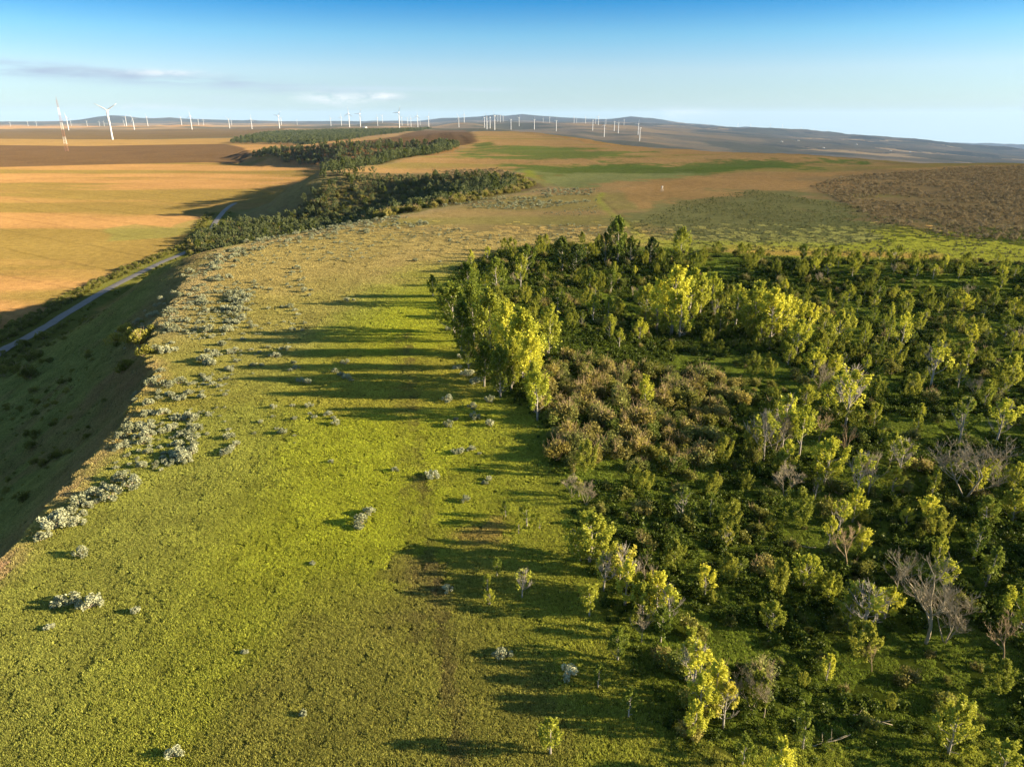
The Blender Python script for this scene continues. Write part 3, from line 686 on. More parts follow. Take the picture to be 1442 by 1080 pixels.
SHR = [build_shrub(500 + i, h, w, lv, 0.10, m, dead=d) for i, (h, w, lv, m, d) in enumerate([(1.7, 2.4, 1100, M_shrub, .1), (2.1, 2.6, 1200, M_shrub, .3), (1.4, 2.0, 800, M_shrub, 0), (1.8, 2.6, 1200, M_olive, .4), (2.2, 2.5, 1200, M_olive, .6), (1.5, 2.4, 1000, M_olive, .3)])]
SAGE = [build_sage(600 + i, h, w, lv, 0.075) for i, (h, w, lv) in enumerate([(0.95, 1.5, 620), (0.75, 1.2, 480), (1.1, 1.7, 760), (0.6, 0.95, 340), (0.85, 1.8, 700)])]

# ================================================================== scattered masses (one object each)
LIB = bpy.data.collections.new('plant_library')        # holds the shapes the masses are made of; not linked to the scene
def lib(name, meshes):
    c = bpy.data.collections.new(name)
    for i, m in enumerate(meshes): c.objects.link(bpy.data.objects.new('%s_%02d' % (name, i), m))
    return c
def scatter(name, coll, P, rot, scl, nvar, rng, tint=None, kind='stuff'):
    n = len(P); me = bpy.data.meshes.new(name); me.vertices.add(n); me.vertices.foreach_set('co', np.asarray(P, np.float32).ravel())
    def attr(nm, tp, key, arr): a = me.attributes.new(nm, tp, 'POINT'); a.data.foreach_set(key, np.ascontiguousarray(arr).ravel())
    attr('rot', 'FLOAT_VECTOR', 'vector', np.asarray(rot, np.float32)); attr('scl', 'FLOAT_VECTOR', 'vector', np.asarray(scl, np.float32))
    attr('pick', 'INT', 'value', rng.integers(0, nvar, n).astype(np.int32))
    if tint is not None: attr('gcol', 'FLOAT_COLOR', 'color', np.concatenate([tint, np.ones((n, 1))], 1).astype(np.float32))
    o = link(bpy.data.objects.new(name, me))
    g = bpy.data.node_groups.new(name, 'GeometryNodeTree'); g.interface.new_socket('Geometry', in_out='INPUT', socket_type='NodeSocketGeometry'); g.interface.new_socket('Geometry', in_out='OUTPUT', socket_type='NodeSocketGeometry')
    N = g.nodes; L = g.links; gi = N.new('NodeGroupInput'); go = N.new('NodeGroupOutput')
    ci = N.new('GeometryNodeCollectionInfo'); ci.inputs['Collection'].default_value = coll; ci.inputs['Separate Children'].default_value = True; ci.inputs['Reset Children'].default_value = True
    ip = N.new('GeometryNodeInstanceOnPoints'); ip.inputs['Pick Instance'].default_value = True
    def na(nm, tp): q = N.new('GeometryNodeInputNamedAttribute'); q.data_type = tp; q.inputs['Name'].default_value = nm; return [s for s in q.outputs if s.enabled and s.name == 'Attribute'][0]
    L.new(gi.outputs[0], ip.inputs['Points']); L.new(ci.outputs[0], ip.inputs['Instance']); L.new(na('pick', 'INT'), ip.inputs['Instance Index'])
    e2r = N.new('FunctionNodeEulerToRotation'); L.new(na('rot', 'FLOAT_VECTOR'), e2r.inputs[0]); L.new(e2r.outputs[0], ip.inputs['Rotation']); L.new(na('scl', 'FLOAT_VECTOR'), ip.inputs['Scale'])
    L.new(ip.outputs[0], go.inputs[0])
    md = o.modifiers.new('scatter', 'NODES'); md.node_group = g
    o['kind'] = kind
    return o
def inside(P, x, y): return poly_sd(np.asarray(x, float), np.asarray(y, float), P) < 0
def samples_in(P, spacing, rng, jit=0.5):
    x0, y0 = P.min(0); x1, y1 = P.max(0)
    gx, gy = np.meshgrid(np.arange(x0, x1, spacing), np.arange(y0, y1, spacing)); gx = gx.ravel(); gy = gy.ravel()
    gx = gx + rng.uniform(-jit, jit, len(gx)) * spacing; gy = gy + rng.uniform(-jit, jit, len(gy)) * spacing
    m = inside(P, gx, gy); return gx[m], gy[m]
def in_view(x, y, z, mx=80, my=90):
    px, py, d = project(x, y, z); return (d > 3) & (px > -mx) & (px < 1442 + mx) & (py < 1080 + my)
def yaw(n, rng): r = np.zeros((n, 3)); r[:, 2] = rng.uniform(0, 6.28, n); return r
# ---- grass
def grass_patch(seed, size=0.56, tufts=230, hh=0.10, bw=0.013):
    rng = np.random.default_rng(seed); V = []; F = []; C = []
    for t in range(tufts):
        cx, cy = rng.uniform(-size, size, 2); th = hh * rng.uniform(0.5, 1.45); tone = rng.uniform(0, 1); g = rng.uniform(0.6, 1.4)
        for b in range(4):
            a = rng.uniform(0, 6.28); l = rng.uniform(0.15, 0.7) * th; d = np.array([math.cos(a), math.sin(a)]); s = np.array([-d[1], d[0]]) * bw * rng.uniform(0.8, 1.6)
            o = np.array([cx, cy]) + rng.normal(size=2) * 0.045; i = len(V); tip = o + d * l; mid = o + d * l * 0.35
            V += [(*(o - s), -0.03), (*(o + s), -0.03), (*(mid + s * .9), th * .6), (*(mid - s * .9), th * .6), (*tip, th * rng.uniform(.8, 1))]
            F += [(i, i + 1, i + 2, i + 3), (i + 3, i + 2, i + 4)]; C += [(tone, g, 0, 1)] * 5
    return mesh_from('grass_patch', V, F, [M_grass], None, False, C)
def grass_material():
    m, N, L = new_mat('grass_blades')
    gc = N.new('ShaderNodeAttribute'); gc.attribute_type = 'INSTANCER'; gc.attribute_name = 'gcol'
    at = N.new('ShaderNodeAttribute'); at.attribute_name = 'tint'; sp = N.new('ShaderNodeSeparateColor'); L.new(at.outputs['Color'], sp.inputs[0])
    dry = N.new('ShaderNodeMixRGB'); dry.inputs[2].default_value = (0.24, 0.20, 0.07, 1); L.new(gc.outputs['Color'], dry.inputs[1])
    k = N.new('ShaderNodeMapRange'); L.new(sp.outputs[0], k.inputs[0]); k.inputs[1].default_value = 0.6; k.inputs[2].default_value = 1.0; k.inputs[3].default_value = 0; k.inputs[4].default_value = 0.4; L.new(k.outputs[0], dry.inputs[0])
    sc = N.new('ShaderNodeVectorMath'); sc.operation = 'SCALE'; L.new(dry.outputs[0], sc.inputs[0]); L.new(sp.outputs[1], sc.inputs['Scale'])
    d = N.new('ShaderNodeBsdfDiffuse'); L.new(sc.outputs[0], d.inputs[0]); t = N.new('ShaderNodeBsdfTranslucent'); L.new(sc.outputs[0], t.inputs[0])
    ms = N.new('ShaderNodeMixShader'); ms.inputs[0].default_value = 0.35; L.new(d.outputs[0], ms.inputs[1]); L.new(t.outputs[0], ms.inputs[2])
    o = N.new('ShaderNodeOutputMaterial'); L.new(ms.outputs[0], o.inputs[0]); return m
M_grass = grass_material()
rng = np.random.default_rng(7)
def grass():
    coll = lib('grass_patch', [grass_patch(i) for i in range(6)])
    xs, ys, ss = [], [], []
    for d0, d1, sp in [(0, 62, 0.80), (62, 110, 1.1), (110, 240, 1.7)]:
        gx, gy = np.meshgrid(np.arange(-130, 130, sp), np.arange(8, 262, sp)); gx = gx.ravel() + rng.uniform(-.28, .28, gx.size) * sp; gy = gy.ravel() + rng.uniform(-.28, .28, gy.size) * sp
        px, py, dp = project(gx, gy, np.zeros(len(gx))); m = (dp >= d0) & (dp < d1) & (px > -60) & (px < 1500) & (py < 1130)
        gx, gy = gx[m], gy[m]; z, sd = height(gx, gy); m = (sd < 45) & (rng.random(len(gx)) > sstep(150, 235, gy))
        gx, gy = gx[m], gy[m]; gr = poly_sd(gx, gy, GROVE); keep = (gr > -1) | (rng.random(len(gx)) < 0.6)
        gx, gy = gx[keep], gy[keep]
        xs.append(gx); ys.append(gy); ss.append(np.full(len(gx), sp / 0.9))
    x = np.concatenate(xs); y = np.concatenate(ys); s = np.concatenate(ss)
    z, sd = height(x, y); C = paint(x, y, z, sd)
    clump = fbm(x, y, 1.5, 3, 55)
    C = C * (2.5 + 0.6 * clump)[:, None]
    zx, _ = height(x + 0.5, y); zy, _ = height(x, y + 0.5)
    tl = (sd > -2).astype(float); rot = np.stack([np.arctan((zy - z) * 2) * tl, -np.arctan((zx - z) * 2) * tl, (1 - tl) * rng.uniform(0, 6.28, len(x))], 1)
    hz = s * (1 + 0.35 * clump)
    o = scatter('meadow_grass', coll, np.stack([x, y, z], 1), rot, np.stack([s, s, np.clip(hz, 0.4, 3) / (s ** 0.5)], 1), 6, rng, C)
    tag(o, 'short green meadow grass covering the plateau between grove and slope', 'grass')
grass()
# ---- undergrowth in the grove
def forb(seed):
    r_ = np.random.default_rng(seed); rd = random.Random(seed); parts = []
    for k in range(6):
        a = rd.uniform(0, 6.28); q = rd.uniform(0, 0.5); hgt = rd.uniform(0.25, 0.8); n = 34
        t = r_.uniform(0, 1, n); P = np.stack([math.cos(a) * q + r_.normal(size=n) * 0.10, math.sin(a) * q + r_.normal(size=n) * 0.10, 0.08 + t * hgt], 1)
        parts.append(leaf_cards(P, 0.085, r_, np.clip(r_.normal(0.25 + 0.4 * t, 0.2, n), 0, 1)))
    return cards_mesh('forb', parts, M_forb)
FORB = lib('undergrowth_plant', [forb(i) for i in range(5)])
def undergrowth():
    gx, gy = samples_in(GROVE, 1.1, rng); z, sd = height(gx, gy); m = in_view(gx, gy, z) & (fbm(gx, gy, 9, 3, 63) > -0.12)
    gx, gy, z = gx[m], gy[m], z[m]; n = len(gx)
    s = rng.uniform(0.5, 1.35, n) * (1 + 0.4 * fbm(gx, gy, 8, 3, 61)); s = s * np.where(poly_sd(gx, gy, GROVE) > -2.5, 0.6, 1)
    tag(scatter('undergrowth', FORB, np.stack([gx, gy, z], 1), yaw(n, rng), np.stack([s, s, s], 1), 5, rng), 'dark leafy undergrowth filling the grove floor', 'undergrowth')
undergrowth()
# ---- small sage and weeds strewn over the open ground
SAGEL = lib('sage_plant', SAGE)
SAGEB = lib('brown_sage_plant', [build_sage(650 + i, h, w, lv, 0.08) for i, (h, w, lv) in enumerate([(0.95, 1.5, 420), (0.8, 1.3, 360), (1.1, 1.7, 460)])])
for _o in SAGEB.objects: _o.data.materials[0] = M_brownsage
def scatter_px(name, coll, nvar, pts, spacing, smin, smax, label, cat, dens=0.0, extra=None, zsc=1.0, sdmin=None):
    P = wpoly(pts, True, 40); gx, gy = samples_in(P, spacing, rng)
    z, sd = height(gx, gy); m = (fbm(gx, gy, spacing * 9, 3, 71) > dens)
    if sdmin is not None: m &= sd > sdmin
    gx, gy, z = gx[m], gy[m], z[m]; n = len(gx); s = smin + (smax - smin) * rng.uniform(0, 1, n) ** 1.8
    if extra is not None: gx = np.concatenate([gx, extra[0]]); gy = np.concatenate([gy, extra[1]]); z = height(gx, gy)[0]; s = np.concatenate([s, extra[2]]); n = len(gx)
    return tag(scatter(name, coll, np.stack([gx, gy, z], 1), yaw(n, rng), np.stack([s, s, s * zsc], 1), nvar, rng), label, cat)
scatter_px('rim_sagebrush', SAGEL, 5, [(300, 352), (345, 343), (450, 322), (560, 300), (650, 283), (722, 271), (800, 266), (845, 268), (840, 284), (720, 300), (600, 318), (470, 338), (360, 356)], 2.6, 0.5, 1.3, 'pale sagebrush strip along the near rim of the wooded gully', 'sagebrush', 0.0)
scatter_px('ridge_sagebrush', SAGEB, 3, [(430, 267), (480, 257), (560, 247), (640, 240), (700, 238), (735, 246), (722, 250), (640, 252), (560, 258), (480, 266)], 3.0, 0.7, 1.7, 'dark sagebrush on the narrow ridge behind the first gully', 'sagebrush', -0.1)
scatter_px('field_sagebrush', SAGEB, 3, [(1140, 262), (1200, 248), (1330, 238), (1442, 233), (1520, 236), (1520, 345), (1330, 335), (1230, 310)], 2.4, 0.5, 1.45, 'dense brown sagebrush flat on the far right of the plateau', 'sagebrush', -0.45)
scatter_px('plateau_weeds', SAGEL, 5, [(330, 362), (600, 322), (840, 290), (880, 330), (640, 350), (460, 372), (440, 640), (300, 640), (330, 450)], 2.6, 0.25, 0.75, 'small pale weeds strewn over the dry grass of the plateau', 'weeds', 0.05)
WEED = lib('weed_plant', [o.data.copy() for o in FORB.objects])
for _o in WEED.objects: _o.data.materials[0] = M_weed
scatter_px('green_field_weeds', WEED, 5, [(880, 320), (960, 285), (1060, 268), (1200, 290), (1442, 330), (1442, 364), (1120, 358), (960, 346)], 2.0, 0.3, 0.9, 'low green weeds in the field behind the grove', 'weeds', -0.4)
scatter_px('slope_scrub', lib('slope_shrub', SHR[:3]), 3, [(0, 500), (60, 470), (120, 440), (200, 430), (215, 460), (190, 500), (140, 600), (0, 740)], 3.0, 0.2, 0.8, 'dark low scrub on the shaded slope below the brink', 'scrub', 0.1, sdmin=4)
scatter_px('brink_scrub', SAGEL, 5, [(150, 455), (300, 360), (300, 380), (240, 440), (200, 520), (180, 500)], 2.2, 0.4, 1.3, 'shaded sagebrush on the upper part of the slope above the road', 'sagebrush', 0.0)
scatter_px('belt_sagebrush', SAGEL, 5, [(140, 690), (170, 600), (200, 530), (220, 470), (250, 415), (290, 360), (345, 348), (370, 370), (350, 460), (320, 560), (270, 640), (200, 700), (120, 740), (90, 730)], 1.2, 0.28, 0.8, 'small pale sage plants between the bigger bushes of the sagebrush belt', 'sagebrush', -0.12)
def roadside():
    r_ = np.random.default_rng(3); X = []; Y = []; S = []
    for i in range(6, len(ROAD) - 30):
        p = ROAD[i]; t = (ROAD[i + 1] - ROAD[i - 1]).normalized(); nrm = Vector((-t.y, t.x, 0))
        for k in range(4):
            q = p + nrm * r_.uniform(4.0, 9.5) + t * r_.uniform(-2, 2); X.append(q.x); Y.append(q.y); S.append(r_.uniform(0.35, 1.0))
        if r_.random() < 0.35:
            q = p - nrm * r_.uniform(3.4, 6.0); X.append(q.x); Y.append(q.y); S.append(r_.uniform(0.3, 0.7))
    # thicker bushes where the road leaves the picture
    for k in range(46):
        q = W(r_.uniform(-40, 70), r_.uniform(455, 540), True); 
        if min((Vector((q[0], q[1], 0)) - c).length for c in ROAD) > 4: X.append(q[0]); Y.append(q[1]); S.append(r_.uniform(0.8, 1.7))
    X = np.array(X); Y = np.array(Y); S = np.array(S); z = height(X, Y)[0]; n = len(X)
    tag(scatter('roadside_scrub', lib('roadside_shrub', SHR[:3]), np.stack([X, Y, z], 1), yaw(n, r_), np.stack([S, S, S], 1), 3, r_), 'dark scrub strip between the gravel road and golden field', 'scrub')
roadside()
# ---- woods in the gullies
WOODT = [build_aspen(700 + i, 8.0, w, 20, 700, 0.34, base=b, mat=M)[1] for i, (w, b, M) in enumerate([(5.5, .05, M_wood), (4.6, .1, M_wood), (6.5, .02, M_wood), (4.6, .1, M_dark), (5.6, .05, M_wood)])]
WOOD = lib('wood_tree', WOODT); WOODS = lib('wood_scrub', [SHR[0], SHR[1], SHR[3], SHR[5]])
def wood(name, pts, spacing, smin, smax, label, fixed=None, coll=WOOD, nv=5, sdmin=5, gate=-0.6, cat='wood'):
    P = wpoly(pts, True, 25) if fixed is None else fixed
    gx, gy = samples_in(P, spacing, rng); z, sd = height(gx, gy); m = (sd > sdmin) & (fbm(gx, gy, spacing * 6, 3, 81) > gate)
    gx, gy, z = gx[m], gy[m], z[m]; n = len(gx); s = rng.uniform(smin, smax, n)
    tag(scatter(name, coll, np.stack([gx, gy, z - 0.2], 1), yaw(n, rng), np.stack([s, s, s * rng.uniform(0.8, 1.15, n)], 1), nv, rng), label, cat)
GUL1 = np.array([(-128, 306), (-100, 290), (-72, 262), (-38, 262), (-20, 290), (2, 322), (14, 345), (16, 395), (6, 425), (-15, 438), (-48, 446), (-78, 446), (-108, 436), (-135, 410), (-158, 400), (-158, 360), (-143, 320)], float)
wood('gully_wood', None, 3.2, 0.28, 0.72, 'dark aspen wood filling the nearest gully left of centre', GUL1, sdmin=12, gate=-0.45)
wood('gully_scrub', None, 3.0, 0.9, 1.9, 'grey-green brush on the near side of the first gully', GUL1 + np.array((0, -8)), WOODS, 4, 4, -0.4, 'brush')
wood('second_gully_wood', [(352, 224), (370, 217), (400, 213), (480, 206.5), (560, 204.5), (620, 205), (662, 206), (650, 213), (600, 230), (560, 241), (500, 251), (440, 256), (470, 247), (452, 236), (400, 231)], 5.2, 0.65, 1.2, 'dark aspen wood in the second gully beyond the narrow ridge', sdmin=2)
wood('third_gully_wood', [(322, 203), (345, 196), (370, 190), (400, 187), (480, 185), (560, 184.5), (610, 182.5), (560, 188.5), (520, 193.5), (480, 199), (440, 204)], 14, 1.1, 1.8, 'long dark wood on the hillside below the turbines', sdmin=-900)
# the grove goes on to the right of the picture and throws its shade into it
def beyond():
    gx, gy = samples_in(GROVE, 5.5, rng); z, sd = height(gx, gy); px, py, d = project(gx, gy, z)
    m = ((d < 5) | (px > 1475)) & (gx < 190) & (gy > -20)
    gx, gy, z = gx[m], gy[m], z[m]; n = len(gx); s = rng.uniform(0.35, 0.65, n)
    tag(scatter('grove_beyond', WOOD, np.stack([gx, gy, z - 0.2], 1), yaw(n, rng), np.stack([s, s, s], 1), 5, rng), 'dense aspen wood carrying on past the right side of the grove', 'wood')
beyond()

# ================================================================== single trees and bushes
THINGS = []     # (root, px, py, kind phrase) for labels
def place_tree(kind, variants, nominal_h, px, ytop, ybase, mats_color=(1, 1, 1, 1), part=('trunk', 'crown'), name='aspen_tree', wid=1.0, yw=None, world=None, hgt=None, rd=random):
    if world is None:
        x, y, z = W(px, ybase, True); dist = project(x, y, z)[2]
        el = math.atan2(CAMH - z, math.hypot(x, y)); hgt = (ybase - ytop) * dist / (FPX * math.cos(el)) * 1.03
        if nominal_h > 8: hgt = min(hgt * 0.86, 9.3)
        elif px < 1060 and ybase > 700: hgt *= 0.86
        wid = wid ** 0.6
    else: x, y, z = world
    s = hgt / nominal_h; tm, cm = rd.choice(variants)
    root = link(bpy.data.objects.new(name, None)); root.empty_display_size = 0.3; root.location = (x, y, z); root.rotation_euler = (0, 0, rd.uniform(0, 6.28) if yw is None else yw)
    wv = wid * rd.uniform(0.9, 1.12); root.scale = (s * wv, s * wv, s)
    for nm, m in zip(part, (tm, cm)):
        c = link(bpy.data.objects.new(nm, m), root); c.color = mats_color
    return root, hgt
RD = random.Random(11)
LIT = (1.85, 1.76, 1.5, 1); MIDC = (1.3, 1.3, 1.2, 1); DK = (0.62, 0.74, 0.75, 1); OCH = (1.6, 1.4, 1.5, 1)  # crown tints; sunlit and backlit looks are put into the leaf colour
# px, top, foot, kind (a young aspen, t tall aspen, h half-bare, b bare, k dark dense tree), colour, width
TREES = [
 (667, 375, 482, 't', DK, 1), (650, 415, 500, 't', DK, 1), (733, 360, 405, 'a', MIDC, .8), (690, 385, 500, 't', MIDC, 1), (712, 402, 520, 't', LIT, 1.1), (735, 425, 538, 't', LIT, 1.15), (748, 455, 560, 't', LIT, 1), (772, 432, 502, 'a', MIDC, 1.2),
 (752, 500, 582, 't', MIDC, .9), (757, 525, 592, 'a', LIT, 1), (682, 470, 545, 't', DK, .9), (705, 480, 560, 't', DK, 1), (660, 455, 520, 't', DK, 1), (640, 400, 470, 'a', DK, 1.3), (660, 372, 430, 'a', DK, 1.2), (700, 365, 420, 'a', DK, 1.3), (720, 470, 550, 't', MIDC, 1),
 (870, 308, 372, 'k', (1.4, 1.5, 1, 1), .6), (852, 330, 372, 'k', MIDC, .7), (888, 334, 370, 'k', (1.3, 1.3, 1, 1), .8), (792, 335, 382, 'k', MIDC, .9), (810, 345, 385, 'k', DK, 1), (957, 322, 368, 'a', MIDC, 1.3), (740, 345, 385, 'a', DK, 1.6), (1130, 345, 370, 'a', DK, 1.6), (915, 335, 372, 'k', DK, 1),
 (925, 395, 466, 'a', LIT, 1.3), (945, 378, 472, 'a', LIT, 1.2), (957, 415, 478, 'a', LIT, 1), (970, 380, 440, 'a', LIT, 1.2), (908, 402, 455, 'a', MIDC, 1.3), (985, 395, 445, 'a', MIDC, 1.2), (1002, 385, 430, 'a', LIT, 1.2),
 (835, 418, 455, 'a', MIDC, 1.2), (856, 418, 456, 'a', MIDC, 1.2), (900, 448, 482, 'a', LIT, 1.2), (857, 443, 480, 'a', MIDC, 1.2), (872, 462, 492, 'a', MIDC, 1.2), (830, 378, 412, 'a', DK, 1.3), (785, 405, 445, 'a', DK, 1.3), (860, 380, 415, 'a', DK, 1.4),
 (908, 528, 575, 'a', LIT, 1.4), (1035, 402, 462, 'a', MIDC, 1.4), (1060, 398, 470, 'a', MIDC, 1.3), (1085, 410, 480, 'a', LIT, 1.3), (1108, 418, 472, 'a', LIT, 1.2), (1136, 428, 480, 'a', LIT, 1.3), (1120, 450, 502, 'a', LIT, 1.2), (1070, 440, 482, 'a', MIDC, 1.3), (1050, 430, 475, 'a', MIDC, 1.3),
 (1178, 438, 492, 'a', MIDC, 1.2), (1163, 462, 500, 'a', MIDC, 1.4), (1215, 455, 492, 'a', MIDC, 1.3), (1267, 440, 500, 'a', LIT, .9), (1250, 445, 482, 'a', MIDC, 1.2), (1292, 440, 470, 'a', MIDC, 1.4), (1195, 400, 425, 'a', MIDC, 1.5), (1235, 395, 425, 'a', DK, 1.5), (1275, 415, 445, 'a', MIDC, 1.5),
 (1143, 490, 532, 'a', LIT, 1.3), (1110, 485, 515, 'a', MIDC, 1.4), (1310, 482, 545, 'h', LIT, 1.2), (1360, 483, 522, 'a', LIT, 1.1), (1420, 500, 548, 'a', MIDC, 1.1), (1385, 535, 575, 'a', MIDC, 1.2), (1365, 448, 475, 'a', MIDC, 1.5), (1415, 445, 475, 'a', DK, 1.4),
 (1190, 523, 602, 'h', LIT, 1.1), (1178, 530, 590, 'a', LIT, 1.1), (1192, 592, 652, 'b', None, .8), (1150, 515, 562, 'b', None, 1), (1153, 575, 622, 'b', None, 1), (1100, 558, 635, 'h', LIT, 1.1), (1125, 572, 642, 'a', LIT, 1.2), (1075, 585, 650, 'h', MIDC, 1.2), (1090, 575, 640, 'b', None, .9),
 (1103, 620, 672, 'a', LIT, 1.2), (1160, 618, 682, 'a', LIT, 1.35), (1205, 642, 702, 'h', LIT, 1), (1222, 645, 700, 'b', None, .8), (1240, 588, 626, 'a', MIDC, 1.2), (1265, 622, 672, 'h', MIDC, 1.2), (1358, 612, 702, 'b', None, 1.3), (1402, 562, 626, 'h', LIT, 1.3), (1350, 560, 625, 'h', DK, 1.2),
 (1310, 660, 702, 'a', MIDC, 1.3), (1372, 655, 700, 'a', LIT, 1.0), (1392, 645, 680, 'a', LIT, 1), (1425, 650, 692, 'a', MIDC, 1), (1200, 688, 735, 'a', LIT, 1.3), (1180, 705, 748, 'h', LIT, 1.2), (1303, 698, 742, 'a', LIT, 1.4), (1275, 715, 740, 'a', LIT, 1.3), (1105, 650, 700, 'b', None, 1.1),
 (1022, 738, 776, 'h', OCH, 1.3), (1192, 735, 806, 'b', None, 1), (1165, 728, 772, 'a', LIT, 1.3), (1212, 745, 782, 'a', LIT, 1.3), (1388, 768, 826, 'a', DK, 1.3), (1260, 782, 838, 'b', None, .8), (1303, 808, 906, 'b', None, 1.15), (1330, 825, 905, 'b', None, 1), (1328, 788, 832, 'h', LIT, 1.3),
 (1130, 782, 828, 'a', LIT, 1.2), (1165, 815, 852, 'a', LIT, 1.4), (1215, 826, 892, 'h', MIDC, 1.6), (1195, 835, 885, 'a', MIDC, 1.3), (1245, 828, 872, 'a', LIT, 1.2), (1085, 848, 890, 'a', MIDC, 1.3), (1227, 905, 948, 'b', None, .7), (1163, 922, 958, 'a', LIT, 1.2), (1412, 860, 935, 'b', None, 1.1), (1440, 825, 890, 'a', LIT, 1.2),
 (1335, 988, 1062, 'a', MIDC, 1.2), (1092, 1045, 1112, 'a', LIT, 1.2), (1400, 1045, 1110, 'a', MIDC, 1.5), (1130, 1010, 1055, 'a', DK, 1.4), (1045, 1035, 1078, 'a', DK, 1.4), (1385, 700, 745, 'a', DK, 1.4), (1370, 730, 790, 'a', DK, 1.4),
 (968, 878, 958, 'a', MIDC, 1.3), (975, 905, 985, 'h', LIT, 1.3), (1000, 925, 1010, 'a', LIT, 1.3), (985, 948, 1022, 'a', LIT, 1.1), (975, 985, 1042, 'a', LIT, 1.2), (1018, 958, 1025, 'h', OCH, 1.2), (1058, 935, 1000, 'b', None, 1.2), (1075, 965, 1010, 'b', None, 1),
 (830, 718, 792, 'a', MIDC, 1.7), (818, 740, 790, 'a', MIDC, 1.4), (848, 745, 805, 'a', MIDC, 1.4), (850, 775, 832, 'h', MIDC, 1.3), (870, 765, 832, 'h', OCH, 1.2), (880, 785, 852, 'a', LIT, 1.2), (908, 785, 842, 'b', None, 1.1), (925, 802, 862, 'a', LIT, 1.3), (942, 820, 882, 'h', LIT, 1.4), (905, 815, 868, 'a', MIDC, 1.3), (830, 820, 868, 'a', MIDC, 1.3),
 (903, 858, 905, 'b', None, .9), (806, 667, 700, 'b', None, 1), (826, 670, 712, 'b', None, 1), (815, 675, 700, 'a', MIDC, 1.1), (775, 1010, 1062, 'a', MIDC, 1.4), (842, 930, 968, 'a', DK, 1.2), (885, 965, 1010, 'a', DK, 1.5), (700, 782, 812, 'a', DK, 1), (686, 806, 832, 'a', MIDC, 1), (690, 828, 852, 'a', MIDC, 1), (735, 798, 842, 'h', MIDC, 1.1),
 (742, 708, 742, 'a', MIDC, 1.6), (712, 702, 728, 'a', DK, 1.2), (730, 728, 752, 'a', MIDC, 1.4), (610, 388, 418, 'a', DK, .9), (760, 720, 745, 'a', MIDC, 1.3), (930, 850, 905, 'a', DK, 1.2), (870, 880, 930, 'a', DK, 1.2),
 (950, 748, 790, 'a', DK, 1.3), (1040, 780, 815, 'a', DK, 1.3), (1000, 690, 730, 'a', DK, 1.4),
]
KIND = {'a': (ASP, 4.2, 'aspen_tree', ('trunk', 'crown')), 't': (TALL, 9.0, 'aspen_tree', ('trunk', 'crown')), 'h': (HALF, 4.4, 'aspen_tree', ('trunk', 'crown')), 'b': (BARE[:3], 4.0, 'bare_tree', ('trunk', 'branches')), 'k': (DARK, 6.5, 'dense_tree', ('trunk', 'crown'))}
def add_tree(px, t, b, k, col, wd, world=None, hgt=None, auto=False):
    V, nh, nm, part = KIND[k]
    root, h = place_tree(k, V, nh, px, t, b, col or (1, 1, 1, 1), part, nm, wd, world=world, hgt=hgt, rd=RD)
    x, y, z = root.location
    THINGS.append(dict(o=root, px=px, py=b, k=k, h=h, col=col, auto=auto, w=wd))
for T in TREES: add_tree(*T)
placed = [(t['o'].location.x, t['o'].location.y) for t in THINGS]
# fill-in saplings between the traced ones
def fill():
    gx, gy = samples_in(GROVE, 3.3, rng); z, _ = height(gx, gy); px, py, d = project(gx, gy, z)
    m = (d > 20) & (px > 640) & (px < 1470) & (py < 1130) & (py > 358); idx = np.where(m)[0]; rng.shuffle(idx)
    cnt = 0
    for i in idx:
        if cnt >= 150: break
        if py[i] > 1081 and RD.random() < 0.6: continue
        right = px[i] > 1130 or RD.random() < 0.28
        open_ = (980 < px[i] < 1140 and 355 < py[i] < 400) or (1190 < px[i] < 1290 and 745 < py[i] < 800)
        if not right or open_ or (760 < px[i] < 1060 and 470 < py[i] < 680): continue
        if min(math.hypot(gx[i] - a, gy[i] - b) for a, b in placed) < 2.6: continue
        placed.append((gx[i], gy[i])); hh = RD.uniform(1.8, 3.6); k = RD.choices('ahb', (0.8, 0.13, 0.07))[0]
        up = hh * FPX / d[i] * 0.8
        add_tree(px[i], py[i] - up, py[i], k, RD.choice([DK, LIT, MIDC, MIDC]), RD.uniform(0.9, 1.5), (gx[i], gy[i], z[i]), hh, True); cnt += 1
fill()
